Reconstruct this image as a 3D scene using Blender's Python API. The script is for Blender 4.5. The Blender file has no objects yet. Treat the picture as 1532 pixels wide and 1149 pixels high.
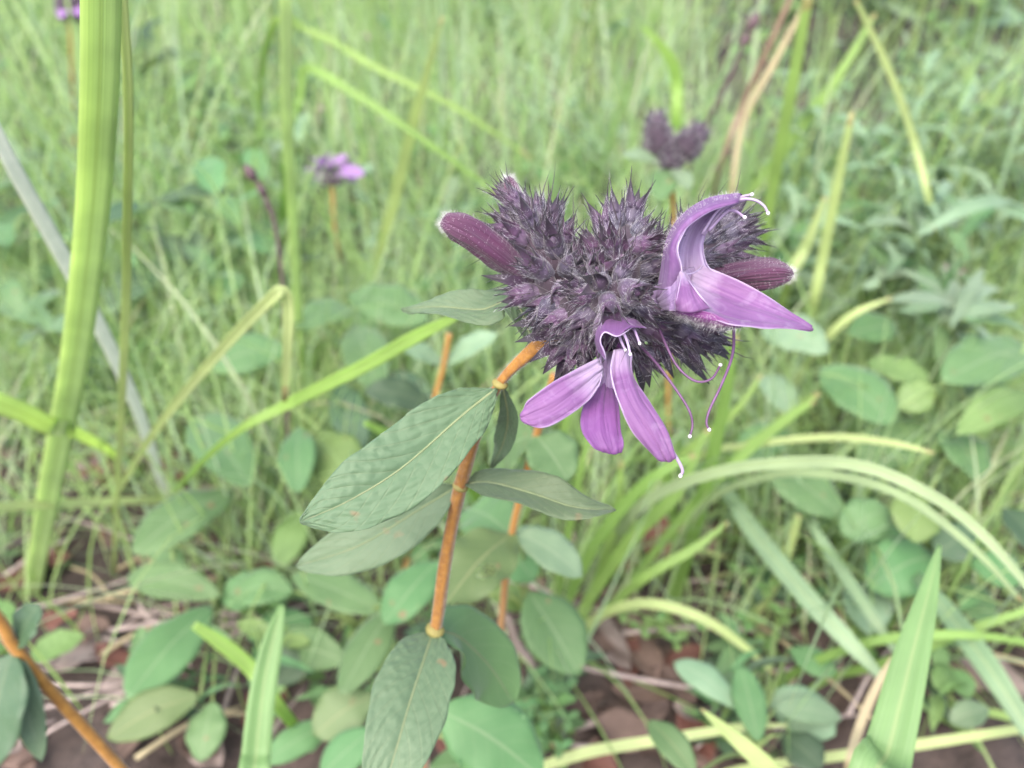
import bpy, math, random
import numpy as np
from mathutils import Vector, Matrix
R = math.radians
random.seed(7)
rng = np.random.default_rng(7)
sc = bpy.context.scene
col = sc.collection

# ------------------------------------------------------------------ camera
CAM_H, PITCH, HFOV = 0.40, R(32), R(62)
FPX = 766.0 / math.tan(HFOV / 2)
cam_d = bpy.data.cameras.new('camera')
cam = bpy.data.objects.new('camera', cam_d)
col.objects.link(cam)
cam.location = (0, 0, CAM_H)
cam.rotation_euler = (math.pi / 2 - PITCH, 0, 0)
cam_d.sensor_width = 36
cam_d.angle = HFOV
cam_d.clip_start = 0.005
cam_d.clip_end = 300
cam_d.dof.use_dof = True
cam_d.dof.focus_distance = 0.161
cam_d.dof.aperture_fstop = cam_d.lens / 2.2
sc.camera = cam

# ------------------------------------------------------------------ sky, sun, exposure
SUN_EL, SUN_AZ = R(52), R(205)
w = bpy.data.worlds.new('World')
sc.world = w
w.use_nodes = True
wn = w.node_tree.nodes
bg = wn['Background']
sky = wn.new('ShaderNodeTexSky')
sky.sky_type = 'NISHITA'
sky.sun_disc = False
sky.sun_elevation = SUN_EL
sky.sun_rotation = SUN_AZ
sky.air_density = 0.9
sky.dust_density = 4.5
sky.ozone_density = 0.7
w.node_tree.links.new(sky.outputs[0], bg.inputs[0])
bg.inputs[1].default_value = 0.15
sun_d = bpy.data.lights.new('sun', 'SUN')
sun_d.energy = 1.3
sun_d.angle = R(80)
sun_d.color = (1.0, 0.98, 0.96)
sun = bpy.data.objects.new('sun', sun_d)
col.objects.link(sun)
sv = Vector((math.sin(SUN_AZ) * math.cos(SUN_EL), math.cos(SUN_AZ) * math.cos(SUN_EL), math.sin(SUN_EL)))
sun.rotation_euler = sv.to_track_quat('Z', 'Y').to_euler()
sc.view_settings.view_transform = 'Standard'
sc.view_settings.look = 'None'
sc.view_settings.exposure = 1.75
sc.view_settings.gamma = 1.0
sc.view_settings.use_curve_mapping = False
sc.cycles.max_bounces = 8
sc.cycles.transmission_bounces = 4
sc.cycles.use_denoising = True

# ------------------------------------------------------------------ projection helpers (photo pixel + distance -> world point)
cF = np.array([0, math.cos(PITCH), -math.sin(PITCH)])
cU = np.array([0, math.sin(PITCH), math.cos(PITCH)])
cR = np.array([1.0, 0, 0])
C0 = np.array([0, 0, CAM_H])
def P(px, py, d):
    return C0 + d * (cF + cR * (px - 766) / FPX - cU * (py - 574.5) / FPX)
def PH(px, py, h=0.0):
    r = cF + cR * (px - 766) / FPX - cU * (py - 574.5) / FPX
    return C0 + r * ((h - CAM_H) / r[2])
def depth_of(p):
    return float(np.dot(np.asarray(p) - C0, cF))
def norm(v):
    v = np.asarray(v, float)
    return v / (np.linalg.norm(v, axis=-1, keepdims=True) + 1e-12)

# ------------------------------------------------------------------ materials
def mat_base(name):
    m = bpy.data.materials.new(name)
    m.use_nodes = True
    nt = m.node_tree
    return m, nt, nt.nodes, nt.links, nt.nodes['Principled BSDF'], nt.nodes['Material Output']
def ramp(N, stops):
    r = N.new('ShaderNodeValToRGB')
    e = r.color_ramp.elements
    while len(e) < len(stops): e.new(0.5)
    for k, (p, c) in enumerate(stops):
        e[k].position = p
        e[k].color = (*c, 1)
    return r
def math_n(N, L, op, a, b=None):
    n = N.new('ShaderNodeMath'); n.operation = op
    for i, v in enumerate((a, b)):
        if v is None: continue
        if isinstance(v, (int, float)): n.inputs[i].default_value = v
        else: L.new(v, n.inputs[i])
    return n.outputs[0]
def mixc(N, L, f, a, b, mode='MIX'):
    n = N.new('ShaderNodeMix'); n.data_type = 'RGBA'; n.blend_type = mode
    for i, v in ((0, f), (6, a), (7, b)):
        if isinstance(v, (int, float)): n.inputs[i].default_value = v
        elif isinstance(v, tuple): n.inputs[i].default_value = (*v, 1)
        else: L.new(v, n.inputs[i])
    return n.outputs[2]
def noise(N, L, scale, detail=4, vec=None, dist=0.0):
    n = N.new('ShaderNodeTexNoise')
    n.inputs['Scale'].default_value = scale
    n.inputs['Detail'].default_value = detail
    n.inputs['Distortion'].default_value = dist
    if vec is not None: L.new(vec, n.inputs['Vector'])
    return n
def translucent(N, L, bsdf, out, colsock, amount, tint):
    t = N.new('ShaderNodeBsdfTranslucent')
    L.new(mixc(N, L, 1.0, colsock, tint, 'MULTIPLY'), t.inputs[0])
    ms = N.new('ShaderNodeMixShader'); ms.inputs[0].default_value = amount
    L.new(bsdf.outputs[0], ms.inputs[1]); L.new(t.outputs[0], ms.inputs[2])
    L.new(ms.outputs[0], out.inputs[0])

def leaf_material(name, c_dark, c_light, vein, nveins=9, trans=0.3, rough=0.55, spots=0.0, bump=0.25, vein_amt=0.6, fuzz=0.0, mid_w=0.022, side=0.25, cell=700):
    m, nt, N, L, B, O = mat_base(name)
    uv = N.new('ShaderNodeUVMap'); uv.uv_map = 'UVMap'
    sep = N.new('ShaderNodeSeparateXYZ'); L.new(uv.outputs[0], sep.inputs[0])
    u, v = sep.outputs[0], sep.outputs[1]
    au = math_n(N, L, 'ABSOLUTE', math_n(N, L, 'SUBTRACT', u, 0.5))
    oi = N.new('ShaderNodeObjectInfo')
    tc = N.new('ShaderNodeTexCoord')
    n1 = noise(N, L, 60, 4, tc.outputs['Object'])
    f = math_n(N, L, 'ADD', math_n(N, L, 'MULTIPLY', n1.outputs[0], 0.6), math_n(N, L, 'MULTIPLY', oi.outputs['Random'], 0.5))
    rp = ramp(N, [(0.2, c_dark), (0.8, c_light)]); L.new(f, rp.inputs[0])
    c = rp.outputs[0]
    n9 = noise(N, L, 14, 3, tc.outputs['Object'])
    r9 = ramp(N, [(0.35, (0.8, 0.84, 0.78)), (0.65, (1.14, 1.1, 1.16))]); L.new(n9.outputs[0], r9.inputs[0])
    c = mixc(N, L, 1.0, c, r9.outputs[0], 'MULTIPLY')
    # hue drift per leaf
    hs = N.new('ShaderNodeHueSaturation'); L.new(c, hs.inputs['Color'])
    L.new(math_n(N, L, 'ADD', math_n(N, L, 'MULTIPLY', oi.outputs['Random'], 0.05), 0.475), hs.inputs['Hue'])
    c = hs.outputs[0]
    mid = math_n(N, L, 'LESS_THAN', au, mid_w)
    # side veins: v - k*|u|
    ph = math_n(N, L, 'SUBTRACT', v, math_n(N, L, 'MULTIPLY', au, 0.55))
    nz = noise(N, L, 35, 2, tc.outputs['Object'])
    ph = math_n(N, L, 'ADD', ph, math_n(N, L, 'MULTIPLY', nz.outputs[0], 0.03))
    s = math_n(N, L, 'SINE', math_n(N, L, 'MULTIPLY', ph, nveins * 2 * math.pi))
    sv_ = math_n(N, L, 'POWER', math_n(N, L, 'MAXIMUM', s, 0.0), 14.0)
    vm = math_n(N, L, 'MAXIMUM', mid, math_n(N, L, 'MULTIPLY', sv_, side))
    c = mixc(N, L, math_n(N, L, 'MULTIPLY', vm, vein_amt), c, vein)
    if spots > 0:
        sp = noise(N, L, 110, 2, tc.outputs['Object'])
        sr = ramp(N, [(0.70 - 0.04 * spots, (0, 0, 0)), (0.76 - 0.04 * spots, (1, 1, 1))]); L.new(sp.outputs[0], sr.inputs[0])
        c = mixc(N, L, math_n(N, L, 'MULTIPLY', sr.outputs[0], 0.7), c, (0.22, 0.13, 0.07))
    L.new(c, B.inputs['Base Color'])
    B.inputs['Roughness'].default_value = rough
    B.inputs['Specular IOR Level'].default_value = 0.45
    if fuzz:
        B.inputs['Sheen Weight'].default_value = fuzz
        B.inputs['Sheen Tint'].default_value = (0.85, 0.95, 0.85, 1)
    bn = N.new('ShaderNodeBump'); bn.inputs['Strength'].default_value = bump; bn.inputs['Distance'].default_value = 0.0006
    vo = N.new('ShaderNodeTexVoronoi'); vo.inputs['Scale'].default_value = cell; L.new(tc.outputs['Object'], vo.inputs['Vector'])
    hgt = math_n(N, L, 'SUBTRACT', math_n(N, L, 'MULTIPLY', vo.outputs[0], -0.4), math_n(N, L, 'MULTIPLY', vm, 0.8))
    L.new(hgt, bn.inputs['Height']); L.new(bn.outputs[0], B.inputs['Normal'])
    translucent(N, L, B, O, c, trans, (1.1, 1.2, 0.7))
    return m

def grass_material(name, stops, trans=0.5, rough=0.5, per_object=False, base_dry=True):
    m, nt, N, L, B, O = mat_base(name)
    uv = N.new('ShaderNodeUVMap'); uv.uv_map = 'UVMap'
    sep = N.new('ShaderNodeSeparateXYZ'); L.new(uv.outputs[0], sep.inputs[0])
    u, v = sep.outputs[0], sep.outputs[1]
    if per_object:
        oi = N.new('ShaderNodeObjectInfo'); r = oi.outputs['Random']
    else:
        at = N.new('ShaderNodeAttribute'); at.attribute_name = 'rnd'; r = at.outputs['Fac']
    rp = ramp(N, stops); rp.color_ramp.interpolation = 'LINEAR'
    L.new(r, rp.inputs[0])
    c = rp.outputs[0]
    tc = N.new('ShaderNodeTexCoord')
    nz = noise(N, L, 40, 3, tc.outputs['Object'])
    st = N.new('ShaderNodeTexNoise'); st.noise_dimensions = '1D'
    st.inputs['Scale'].default_value = 26; st.inputs['Detail'].default_value = 3
    L.new(u, st.inputs['W'])
    f = math_n(N, L, 'ADD', math_n(N, L, 'MULTIPLY', nz.outputs[0], 0.5), math_n(N, L, 'MULTIPLY', st.outputs[0], 0.5))
    br = ramp(N, [(0.3, (0.72, 0.74, 0.7)), (0.7, (1.18, 1.16, 1.1))]); L.new(f, br.inputs[0])
    c = mixc(N, L, 1.0, c, br.outputs[0], 'MULTIPLY')
    mid = math_n(N, L, 'LESS_THAN', math_n(N, L, 'ABSOLUTE', math_n(N, L, 'SUBTRACT', u, 0.5)), 0.05)
    c = mixc(N, L, math_n(N, L, 'MULTIPLY', mid, 0.35), c, (0.36, 0.42, 0.2))
    if base_dry:
        tipm = math_n(N, L, 'GREATER_THAN', math_n(N, L, 'ADD', v, math_n(N, L, 'MULTIPLY', nz.outputs[0], 0.1)), 1.02)
        c = mixc(N, L, math_n(N, L, 'MULTIPLY', tipm, 0.7), c, (0.34, 0.27, 0.14))
    L.new(c, B.inputs['Base Color'])
    B.inputs['Roughness'].default_value = rough
    B.inputs['Specular IOR Level'].default_value = 0.4
    bn = N.new('ShaderNodeBump'); bn.inputs['Strength'].default_value = 0.3; bn.inputs['Distance'].default_value = 0.0004
    L.new(st.outputs[0], bn.inputs['Height']); L.new(bn.outputs[0], B.inputs['Normal'])
    translucent(N, L, B, O, c, trans, (1.3, 1.38, 0.95))
    return m

def simple_material(name, c1, c2, scale=300, rough=0.7, trans=0.0, tint=(1, 1, 1), sheen=0.0, bump=0.2, spec=0.3, stretch=None):
    m, nt, N, L, B, O = mat_base(name)
    tc = N.new('ShaderNodeTexCoord')
    vec = tc.outputs['Object']
    if stretch:
        mp = N.new('ShaderNodeMapping'); mp.inputs['Scale'].default_value = stretch
        L.new(vec, mp.inputs[0]); vec = mp.outputs[0]
    n1 = noise(N, L, scale, 4, vec)
    oi = N.new('ShaderNodeObjectInfo')
    f = math_n(N, L, 'ADD', math_n(N, L, 'MULTIPLY', n1.outputs[0], 0.8), math_n(N, L, 'MULTIPLY', oi.outputs['Random'], 0.25))
    rp = ramp(N, [(0.3, c1), (0.8, c2)]); L.new(f, rp.inputs[0])
    L.new(rp.outputs[0], B.inputs['Base Color'])
    B.inputs['Roughness'].default_value = rough
    B.inputs['Specular IOR Level'].default_value = spec
    if sheen:
        B.inputs['Sheen Weight'].default_value = sheen
    bn = N.new('ShaderNodeBump'); bn.inputs['Strength'].default_value = bump; bn.inputs['Distance'].default_value = 0.0005
    L.new(n1.outputs[0], bn.inputs['Height']); L.new(bn.outputs[0], B.inputs['Normal'])
    if trans: translucent(N, L, B, O, rp.outputs[0], trans, tint)
    return m

def petal_material(name, c_base, c_main, c_edge, c_vein, trans=0.35, vein_scale=9.0, bmp=0.0004):
    m, nt, N, L, B, O = mat_base(name)
    uv = N.new('ShaderNodeUVMap'); uv.uv_map = 'UVMap'
    sep = N.new('ShaderNodeSeparateXYZ'); L.new(uv.outputs[0], sep.inputs[0])
    u, v = sep.outputs[0], sep.outputs[1]
    tc = N.new('ShaderNodeTexCoord')
    nz = noise(N, L, 220, 4, tc.outputs['Object'])
    vv = math_n(N, L, 'ADD', v, math_n(N, L, 'MULTIPLY', math_n(N, L, 'SUBTRACT', nz.outputs[0], 0.5), 0.25))
    rp = ramp(N, [(0.0, c_base), (0.32, c_main), (0.9, c_main), (1.0, tuple(x * 0.9 for x in c_main))]); L.new(vv, rp.inputs[0])
    c = rp.outputs[0]
    n2 = noise(N, L, 120, 3, tc.outputs['Object'])
    br = ramp(N, [(0.3, (0.8, 0.74, 0.84)), (0.7, (1.15, 1.15, 1.12))]); L.new(n2.outputs[0], br.inputs[0])
    c = mixc(N, L, 1.0, c, br.outputs[0], 'MULTIPLY')
    # longitudinal veins
    st = N.new('ShaderNodeTexNoise'); st.noise_dimensions = '2D'
    mp = N.new('ShaderNodeMapping'); mp.inputs['Scale'].default_value = (vein_scale, 0.9, 1); L.new(uv.outputs[0], mp.inputs[0])
    L.new(mp.outputs[0], st.inputs['Vector']); st.inputs['Scale'].default_value = 1.6; st.inputs['Detail'].default_value = 5
    vr = ramp(N, [(0.45, (0, 0, 0)), (0.72, (1, 1, 1))]); L.new(st.outputs[0], vr.inputs[0])
    c = mixc(N, L, math_n(N, L, 'MULTIPLY', vr.outputs[0], 0.28), c, c_vein)
    n7 = noise(N, L, 330, 5, tc.outputs['Object'], 1.2)
    r7 = ramp(N, [(0.52, (0, 0, 0)), (0.72, (1, 1, 1))]); L.new(n7.outputs[0], r7.inputs[0])
    c = mixc(N, L, math_n(N, L, 'MULTIPLY', r7.outputs[0], 0.2), c, c_edge)
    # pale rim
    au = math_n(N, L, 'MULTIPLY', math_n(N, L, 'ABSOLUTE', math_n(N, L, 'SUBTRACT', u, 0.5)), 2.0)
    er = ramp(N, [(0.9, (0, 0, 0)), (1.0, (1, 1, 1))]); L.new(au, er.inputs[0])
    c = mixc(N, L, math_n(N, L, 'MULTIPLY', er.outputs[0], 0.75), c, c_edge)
    L.new(c, B.inputs['Base Color'])
    B.inputs['Roughness'].default_value = 0.5
    B.inputs['Specular IOR Level'].default_value = 0.35
    B.inputs['Sheen Weight'].default_value = 0.15
    bn = N.new('ShaderNodeBump'); bn.inputs['Strength'].default_value = 0.6; bn.inputs['Distance'].default_value = bmp
    L.new(st.outputs[0], bn.inputs['Height']); L.new(bn.outputs[0], B.inputs['Normal'])
    translucent(N, L, B, O, c, trans, (1.1, 0.9, 1.15))
    return m

def calyx_material():
    m, nt, N, L, B, O = mat_base('calyx_purple')
    uv = N.new('ShaderNodeUVMap'); uv.uv_map = 'UVMap'
    sep = N.new('ShaderNodeSeparateXYZ'); L.new(uv.outputs[0], sep.inputs[0])
    tc = N.new('ShaderNodeTexCoord'); oi = N.new('ShaderNodeObjectInfo')
    nz = noise(N, L, 700, 4, tc.outputs['Object'])
    rp = ramp(N, [(0.0, (0.105, 0.10, 0.12)), (0.35, (0.075, 0.060, 0.092)), (0.56, (0.050, 0.027, 0.056)), (0.72, (0.016, 0.010, 0.020)), (1.0, (0.010, 0.008, 0.012))])
    L.new(sep.outputs[1], rp.inputs[0])
    c = rp.outputs[0]
    br = ramp(N, [(0.25, (0.6, 0.6, 0.62)), (0.75, (1.45, 1.4, 1.45))]); L.new(nz.outputs[0], br.inputs[0])
    c = mixc(N, L, 1.0, c, br.outputs[0], 'MULTIPLY')
    c2 = ramp(N, [(0, (0.7, 0.8, 0.85)), (0.6, (1.0, 0.95, 1.05)), (1, (1.4, 1.05, 1.3))]); L.new(oi.outputs['Random'], c2.inputs[0])
    c = mixc(N, L, 1.0, c, c2.outputs[0], 'MULTIPLY')
    L.new(c, B.inputs['Base Color'])
    B.inputs['Roughness'].default_value = 0.6
    B.inputs['Sheen Weight'].default_value = 0.2
    bn = N.new('ShaderNodeBump'); bn.inputs['Strength'].default_value = 0.5; bn.inputs['Distance'].default_value = 0.0003
    L.new(nz.outputs[0], bn.inputs['Height']); L.new(bn.outputs[0], B.inputs['Normal'])
    translucent(N, L, B, O, c, 0.2, (1.2, 0.8, 1.1))
    return m

def soil_material():
    m, nt, N, L, B, O = mat_base('soil')
    tc = N.new('ShaderNodeTexCoord')
    n1 = noise(N, L, 9, 6, tc.outputs['Object'], 0.6)
    n2 = noise(N, L, 120, 5, tc.outputs['Object'])
    f = math_n(N, L, 'ADD', math_n(N, L, 'MULTIPLY', n1.outputs[0], 0.6), math_n(N, L, 'MULTIPLY', n2.outputs[0], 0.4))
    rp = ramp(N, [(0.3, (0.014, 0.010, 0.009)), (0.5, (0.048, 0.034, 0.029)), (0.68, (0.10, 0.07, 0.06))])
    L.new(f, rp.inputs[0])
    L.new(rp.outputs[0], B.inputs['Base Color'])
    B.inputs['Roughness'].default_value = 0.9
    bn = N.new('ShaderNodeBump'); bn.inputs['Strength'].default_value = 0.9; bn.inputs['Distance'].default_value = 0.004
    L.new(n2.outputs[0], bn.inputs['Height']); L.new(bn.outputs[0], B.inputs['Normal'])
    return m

M = {}
M['soil'] = soil_material()
M['hero_leaf'] = leaf_material('hero_leaf', (0.070, 0.122, 0.060), (0.105, 0.162, 0.086), (0.30, 0.27, 0.15), 10, 0.22, 0.6, 0.2, 0.9, 0.5, 0.2, 0.010, 0.12, 420)
M['oval_leaf'] = leaf_material('oval_leaf', (0.068, 0.155, 0.053), (0.112, 0.225, 0.08), (0.22, 0.30, 0.16), 7, 0.3, 0.55, 0.35, 0.25, 0.4, 0.25)
M['bright_leaf'] = leaf_material('bright_leaf', (0.12, 0.22, 0.065), (0.17, 0.285, 0.095), (0.24, 0.36, 0.14), 7, 0.35, 0.5, 0.1, 0.25, 0.35)
M['pale_leaf'] = leaf_material('pale_leaf', (0.12, 0.20, 0.105), (0.185, 0.28, 0.16), (0.28, 0.34, 0.22), 7, 0.28, 0.5, 0.15, 0.25, 0.4, 0.2)
M['dark_leaf'] = leaf_material('dark_leaf', (0.045, 0.085, 0.045), (0.07, 0.12, 0.06), (0.14, 0.18, 0.1), 8, 0.25, 0.5, 0.1, 0.3, 0.4)
M['olive_leaf'] = leaf_material('olive_leaf', (0.09, 0.16, 0.055), (0.13, 0.195, 0.08), (0.24, 0.25, 0.12), 8, 0.3, 0.55, 0.5, 0.3, 0.4)
GST = [(0.0, (0.18, 0.29, 0.14)), (0.2, (0.24, 0.38, 0.13)), (0.45, (0.33, 0.45, 0.19)), (0.68, (0.29, 0.42, 0.28)), (0.86, (0.44, 0.50, 0.35)), (1.0, (0.48, 0.40, 0.30))]
M['grass'] = grass_material('grass', GST)
M['blade_bright'] = grass_material('blade_bright', [(0, (0.31, 0.47, 0.13)), (1, (0.37, 0.52, 0.18))], 0.55, 0.42, True, False)
M['blade_wide'] = grass_material('blade_wide', [(0, (0.50, 0.58, 0.37)), (1, (0.50, 0.58, 0.37))], 0.72, 0.42, True, False)
M['blade_front'] = grass_material('blade_front', [(0, (0.19, 0.33, 0.13)), (1, (0.21, 0.35, 0.15))], 0.45, 0.42, True, False)
M['blade_arch'] = grass_material('blade_arch', [(0, (0.30, 0.40, 0.22)), (1, (0.34, 0.43, 0.26))], 0.4, 0.45, True)
M['blade_green'] = grass_material('blade_green', [(0, (0.22, 0.37, 0.10)), (1, (0.30, 0.43, 0.14))], 0.5, 0.45, True)
M['blade_pale'] = grass_material('blade_pale', [(0, (0.38, 0.47, 0.20)), (1, (0.45, 0.52, 0.27))], 0.45, 0.5, True)
M['blade_blue'] = grass_material('blade_blue', [(0, (0.19, 0.30, 0.17)), (1, (0.24, 0.34, 0.21))], 0.35, 0.4, True)
M['blade_straw'] = grass_material('blade_straw', [(0, (0.33, 0.27, 0.17)), (1, (0.40, 0.35, 0.23))], 0.2, 0.6, True, False)
M['blade_red'] = grass_material('blade_red', [(0, (0.26, 0.17, 0.14)), (1, (0.31, 0.22, 0.16))], 0.2, 0.6, True, False)
M['stem_orange'] = simple_material('stem_orange', (0.20, 0.085, 0.014), (0.40, 0.20, 0.035), 700, 0.65, 0.1, (1.2, 0.9, 0.5), 0.3, 0.3)
M['stem_brown'] = simple_material('stem_brown', (0.05, 0.032, 0.04), (0.12, 0.08, 0.085), 300, 0.8)
M['stem_grey'] = simple_material('stem_grey', (0.66, 0.70, 0.60), (0.8, 0.82, 0.72), 200, 0.8, 0.6, (1, 1, 1), 0.5)
M['stem_green'] = simple_material('stem_green', (0.11, 0.17, 0.05), (0.19, 0.25, 0.09), 300, 0.6)
M['joint'] = simple_material('joint', (0.15, 0.14, 0.04), (0.24, 0.20, 0.07), 300, 0.7)
M['node'] = simple_material('node', (0.12, 0.16, 0.075), (0.18, 0.21, 0.11), 300, 0.6)
M['calyx'] = calyx_material()
M['core'] = simple_material('core_purple', (0.022, 0.014, 0.022), (0.06, 0.038, 0.058), 500, 0.85, 0, (1, 1, 1), 0.3)
M['hair'] = simple_material('hair', (0.44, 0.38, 0.45), (0.66, 0.60, 0.67), 300, 0.5, 0.3)
M['hair_head'] = simple_material('hair_head', (0.66, 0.64, 0.72), (0.82, 0.80, 0.88), 300, 0.45, 0.35)
M['hair_white'] = simple_material('hair_white', (0.62, 0.60, 0.62), (0.8, 0.78, 0.8), 300, 0.5, 0.3)
M['petal'] = petal_material('petal', (0.50, 0.43, 0.56), (0.215, 0.10, 0.25), (0.46, 0.38, 0.53), (0.11, 0.032, 0.15))
M['petal_mid'] = petal_material('petal_mid', (0.16, 0.08, 0.2), (0.19, 0.07, 0.23), (0.27, 0.15, 0.33), (0.13, 0.035, 0.17))
M['hood'] = petal_material('hood', (0.30, 0.21, 0.36), (0.235, 0.115, 0.29), (0.58, 0.48, 0.72), (0.14, 0.04, 0.18), 0.5)
M['lining'] = petal_material('lining', (0.56, 0.50, 0.62), (0.50, 0.40, 0.60), (0.66, 0.6, 0.74), (0.26, 0.13, 0.33), 0.45, 12)
M['throat'] = petal_material('throat', (0.36, 0.29, 0.43), (0.27, 0.19, 0.34), (0.48, 0.40, 0.58), (0.12, 0.07, 0.17), 0.25, 16)
M['lip_under'] = petal_material('lip_under', (0.2, 0.08, 0.22), (0.20, 0.055, 0.21), (0.28, 0.11, 0.3), (0.12, 0.03, 0.13))
M['bud'] = petal_material('bud', (0.11, 0.06, 0.11), (0.085, 0.026, 0.066), (0.085, 0.026, 0.066), (0.02, 0.007, 0.018), 0.1, 22, 0.0016)
M['stamen'] = simple_material('stamen', (0.30, 0.21, 0.38), (0.42, 0.34, 0.50), 300, 0.45, 0.25, (1, 0.95, 1.05))
M['rim'] = simple_material('rim', (0.34, 0.25, 0.42), (0.50, 0.42, 0.58), 900, 0.5, 0.3)  # pale colour standing in for the highlights on the petal folds
M['style'] = simple_material('style', (0.10, 0.05, 0.11), (0.17, 0.09, 0.19), 300, 0.5, 0.15)
M['stigma'] = simple_material('stigma', (0.55, 0.50, 0.55), (0.66, 0.62, 0.66), 300, 0.4)
M['far_petal'] = simple_material('far_petal', (0.22, 0.12, 0.29), (0.32, 0.19, 0.40), 200, 0.6, 0.3, (1.1, 0.9, 1.1))
M['pink'] = simple_material('pink_petal', (0.50, 0.32, 0.38), (0.6, 0.42, 0.48), 200, 0.6, 0.3)
M['litter'] = simple_material('litter', (0.05, 0.033, 0.027), (0.19, 0.13, 0.105), 60, 0.75, 0.1, (1, 0.8, 0.6))
M['litter_red'] = simple_material('litter_red', (0.10, 0.045, 0.035), (0.19, 0.085, 0.065), 60, 0.7, 0.1, (1, 0.6, 0.4))
M['litter_grey'] = simple_material('litter_grey', (0.10, 0.08, 0.07), (0.26, 0.21, 0.19), 60, 0.75)
M['twig'] = simple_material('twig', (0.20, 0.16, 0.15), (0.40, 0.33, 0.30), 200, 0.85)

# ------------------------------------------------------------------ mesh helpers
def cr(Pts, n):
    """Catmull-Rom through control rows -> n rows"""
    A = np.asarray(Pts, float)
    if len(A) == 2:
        t = np.linspace(0, 1, n)[:, None]
        return A[0] * (1 - t) + A[1] * t
    A = np.vstack([2 * A[0] - A[1], A, 2 * A[-1] - A[-2]])
    k = len(A) - 3
    out = []
    for i in range(n):
        s = min(i / (n - 1) * k, k - 1e-9)
        j = int(s); t = s - j
        p0, p1, p2, p3 = A[j:j + 4]
        out.append(0.5 * (2 * p1 + (p2 - p0) * t + (2 * p0 - 5 * p1 + 4 * p2 - p3) * t * t + (3 * p1 - p0 - 3 * p2 + p3) * t ** 3))
    return np.array(out)

class MB:
    def __init__(s): s.v = []; s.f = []; s.uv = []
    def add(s, verts, faces, uvs):
        o = len(s.v)
        s.v.extend([tuple(x) for x in verts])
        for f in faces:
            s.f.append(tuple(i + o for i in f))
            s.uv.extend([tuple(uvs[i]) for i in f])
    def grid(s, X, thick=0.0):
        n, m = X.shape[:2]
        V = X.reshape(-1, 3)
        U = [(j / (m - 1), i / (n - 1)) for i in range(n) for j in range(m)]
        F = [(i * m + j, i * m + j + 1, (i + 1) * m + j + 1, (i + 1) * m + j) for i in range(n - 1) for j in range(m - 1)]
        if thick:
            nn = norm(np.cross(np.gradient(X, axis=1), np.gradient(X, axis=0)))
            e = np.ones((n, m)); e[:, 0] = e[:, -1] = 0.35; e[-1] = np.minimum(e[-1], 0.35)
            V = np.vstack([V, (X - nn * thick * e[:, :, None]).reshape(-1, 3)])
            o = n * m
            F += [tuple(o + i for i in reversed(f)) for f in F]
            U = U + U
            b = [j for j in range(m)] + [i * m + m - 1 for i in range(1, n)] + [(n - 1) * m + j for j in range(m - 2, -1, -1)] + [i * m for i in range(n - 2, 0, -1)]
            for a, c in zip(b, b[1:] + b[:1]): F.append((c, a, o + a, o + c))
        s.add(V, F, U)
        return s
    def tube(s, pts, radii, k=8, n=None, cap=True):
        pts = np.asarray(pts, float)
        rad = np.asarray(radii, float) if np.ndim(radii) else np.full(len(pts), float(radii))
        if n:
            Q = cr(np.hstack([pts, rad[:, None]]), n); pts = Q[:, :3]; rad = np.maximum(Q[:, 3], 1e-5)
        n = len(pts)
        T = norm(np.gradient(pts, axis=0))
        a = np.array([0, 0, 1.0]) if abs(T[0][2]) < 0.9 else np.array([1.0, 0, 0])
        V = []; U = []
        for i in range(n):
            x = a - T[i] * np.dot(a, T[i]); x = norm(x); y = np.cross(T[i], x); a = x
            for j in range(k):
                q = 2 * math.pi * j / k
                V.append(pts[i] + rad[i] * (math.cos(q) * x + math.sin(q) * y)); U.append((j / k, i / (n - 1)))
        F = [(i * k + j, i * k + (j + 1) % k, (i + 1) * k + (j + 1) % k, (i + 1) * k + j) for i in range(n - 1) for j in range(k)]
        if cap:
            F.append(tuple(range(k - 1, -1, -1))); F.append(tuple((n - 1) * k + j for j in range(k)))
        s.add(V, F, U)
        return s
    def mesh(s, name, origin=None):
        V = np.asarray(s.v)
        if origin is not None: V = V - origin
        me = bpy.data.meshes.new(name)
        me.from_pydata(V.tolist(), [], s.f)
        uv = me.uv_layers.new(name='UVMap')
        uv.data.foreach_set('uv', np.asarray(s.uv, dtype=np.float32).ravel())
        me.polygons.foreach_set('use_smooth', np.ones(len(me.polygons), dtype=bool))
        me.update()
        return me

def link(name, me, mat, parent=None):
    if mat is not None and len(me.materials) == 0: me.materials.append(mat)
    o = bpy.data.objects.new(name, me)
    col.objects.link(o)
    if parent is not None: o.parent = parent
    return o
ROOT = {}
def thing(name, label, cat, base, group=None):
    o = bpy.data.objects.new(name, None)
    col.objects.link(o)
    o.empty_display_size = 0.01
    o.location = tuple(base)
    o['label'] = label; o['category'] = cat
    if group: o['group'] = group
    ROOT[o.name] = np.asarray(base, float)
    return o
def org(o):
    while o.parent is not None: o = o.parent
    return ROOT[o.name]
def part(name, mb, mat, parent, kind=None):
    o = link(name, mb.mesh(name, org(parent)), mat, parent)
    if kind: o['kind'] = kind
    return o
def solo(name, mb, mat, label, cat, base, group=None):
    """a thing that is one mesh, its origin at its base"""
    o = link(name, mb.mesh(name, np.asarray(base, float)), mat)
    o.location = tuple(base)
    o['label'] = label; o['category'] = cat
    if group: o['group'] = group
    return o

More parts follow.
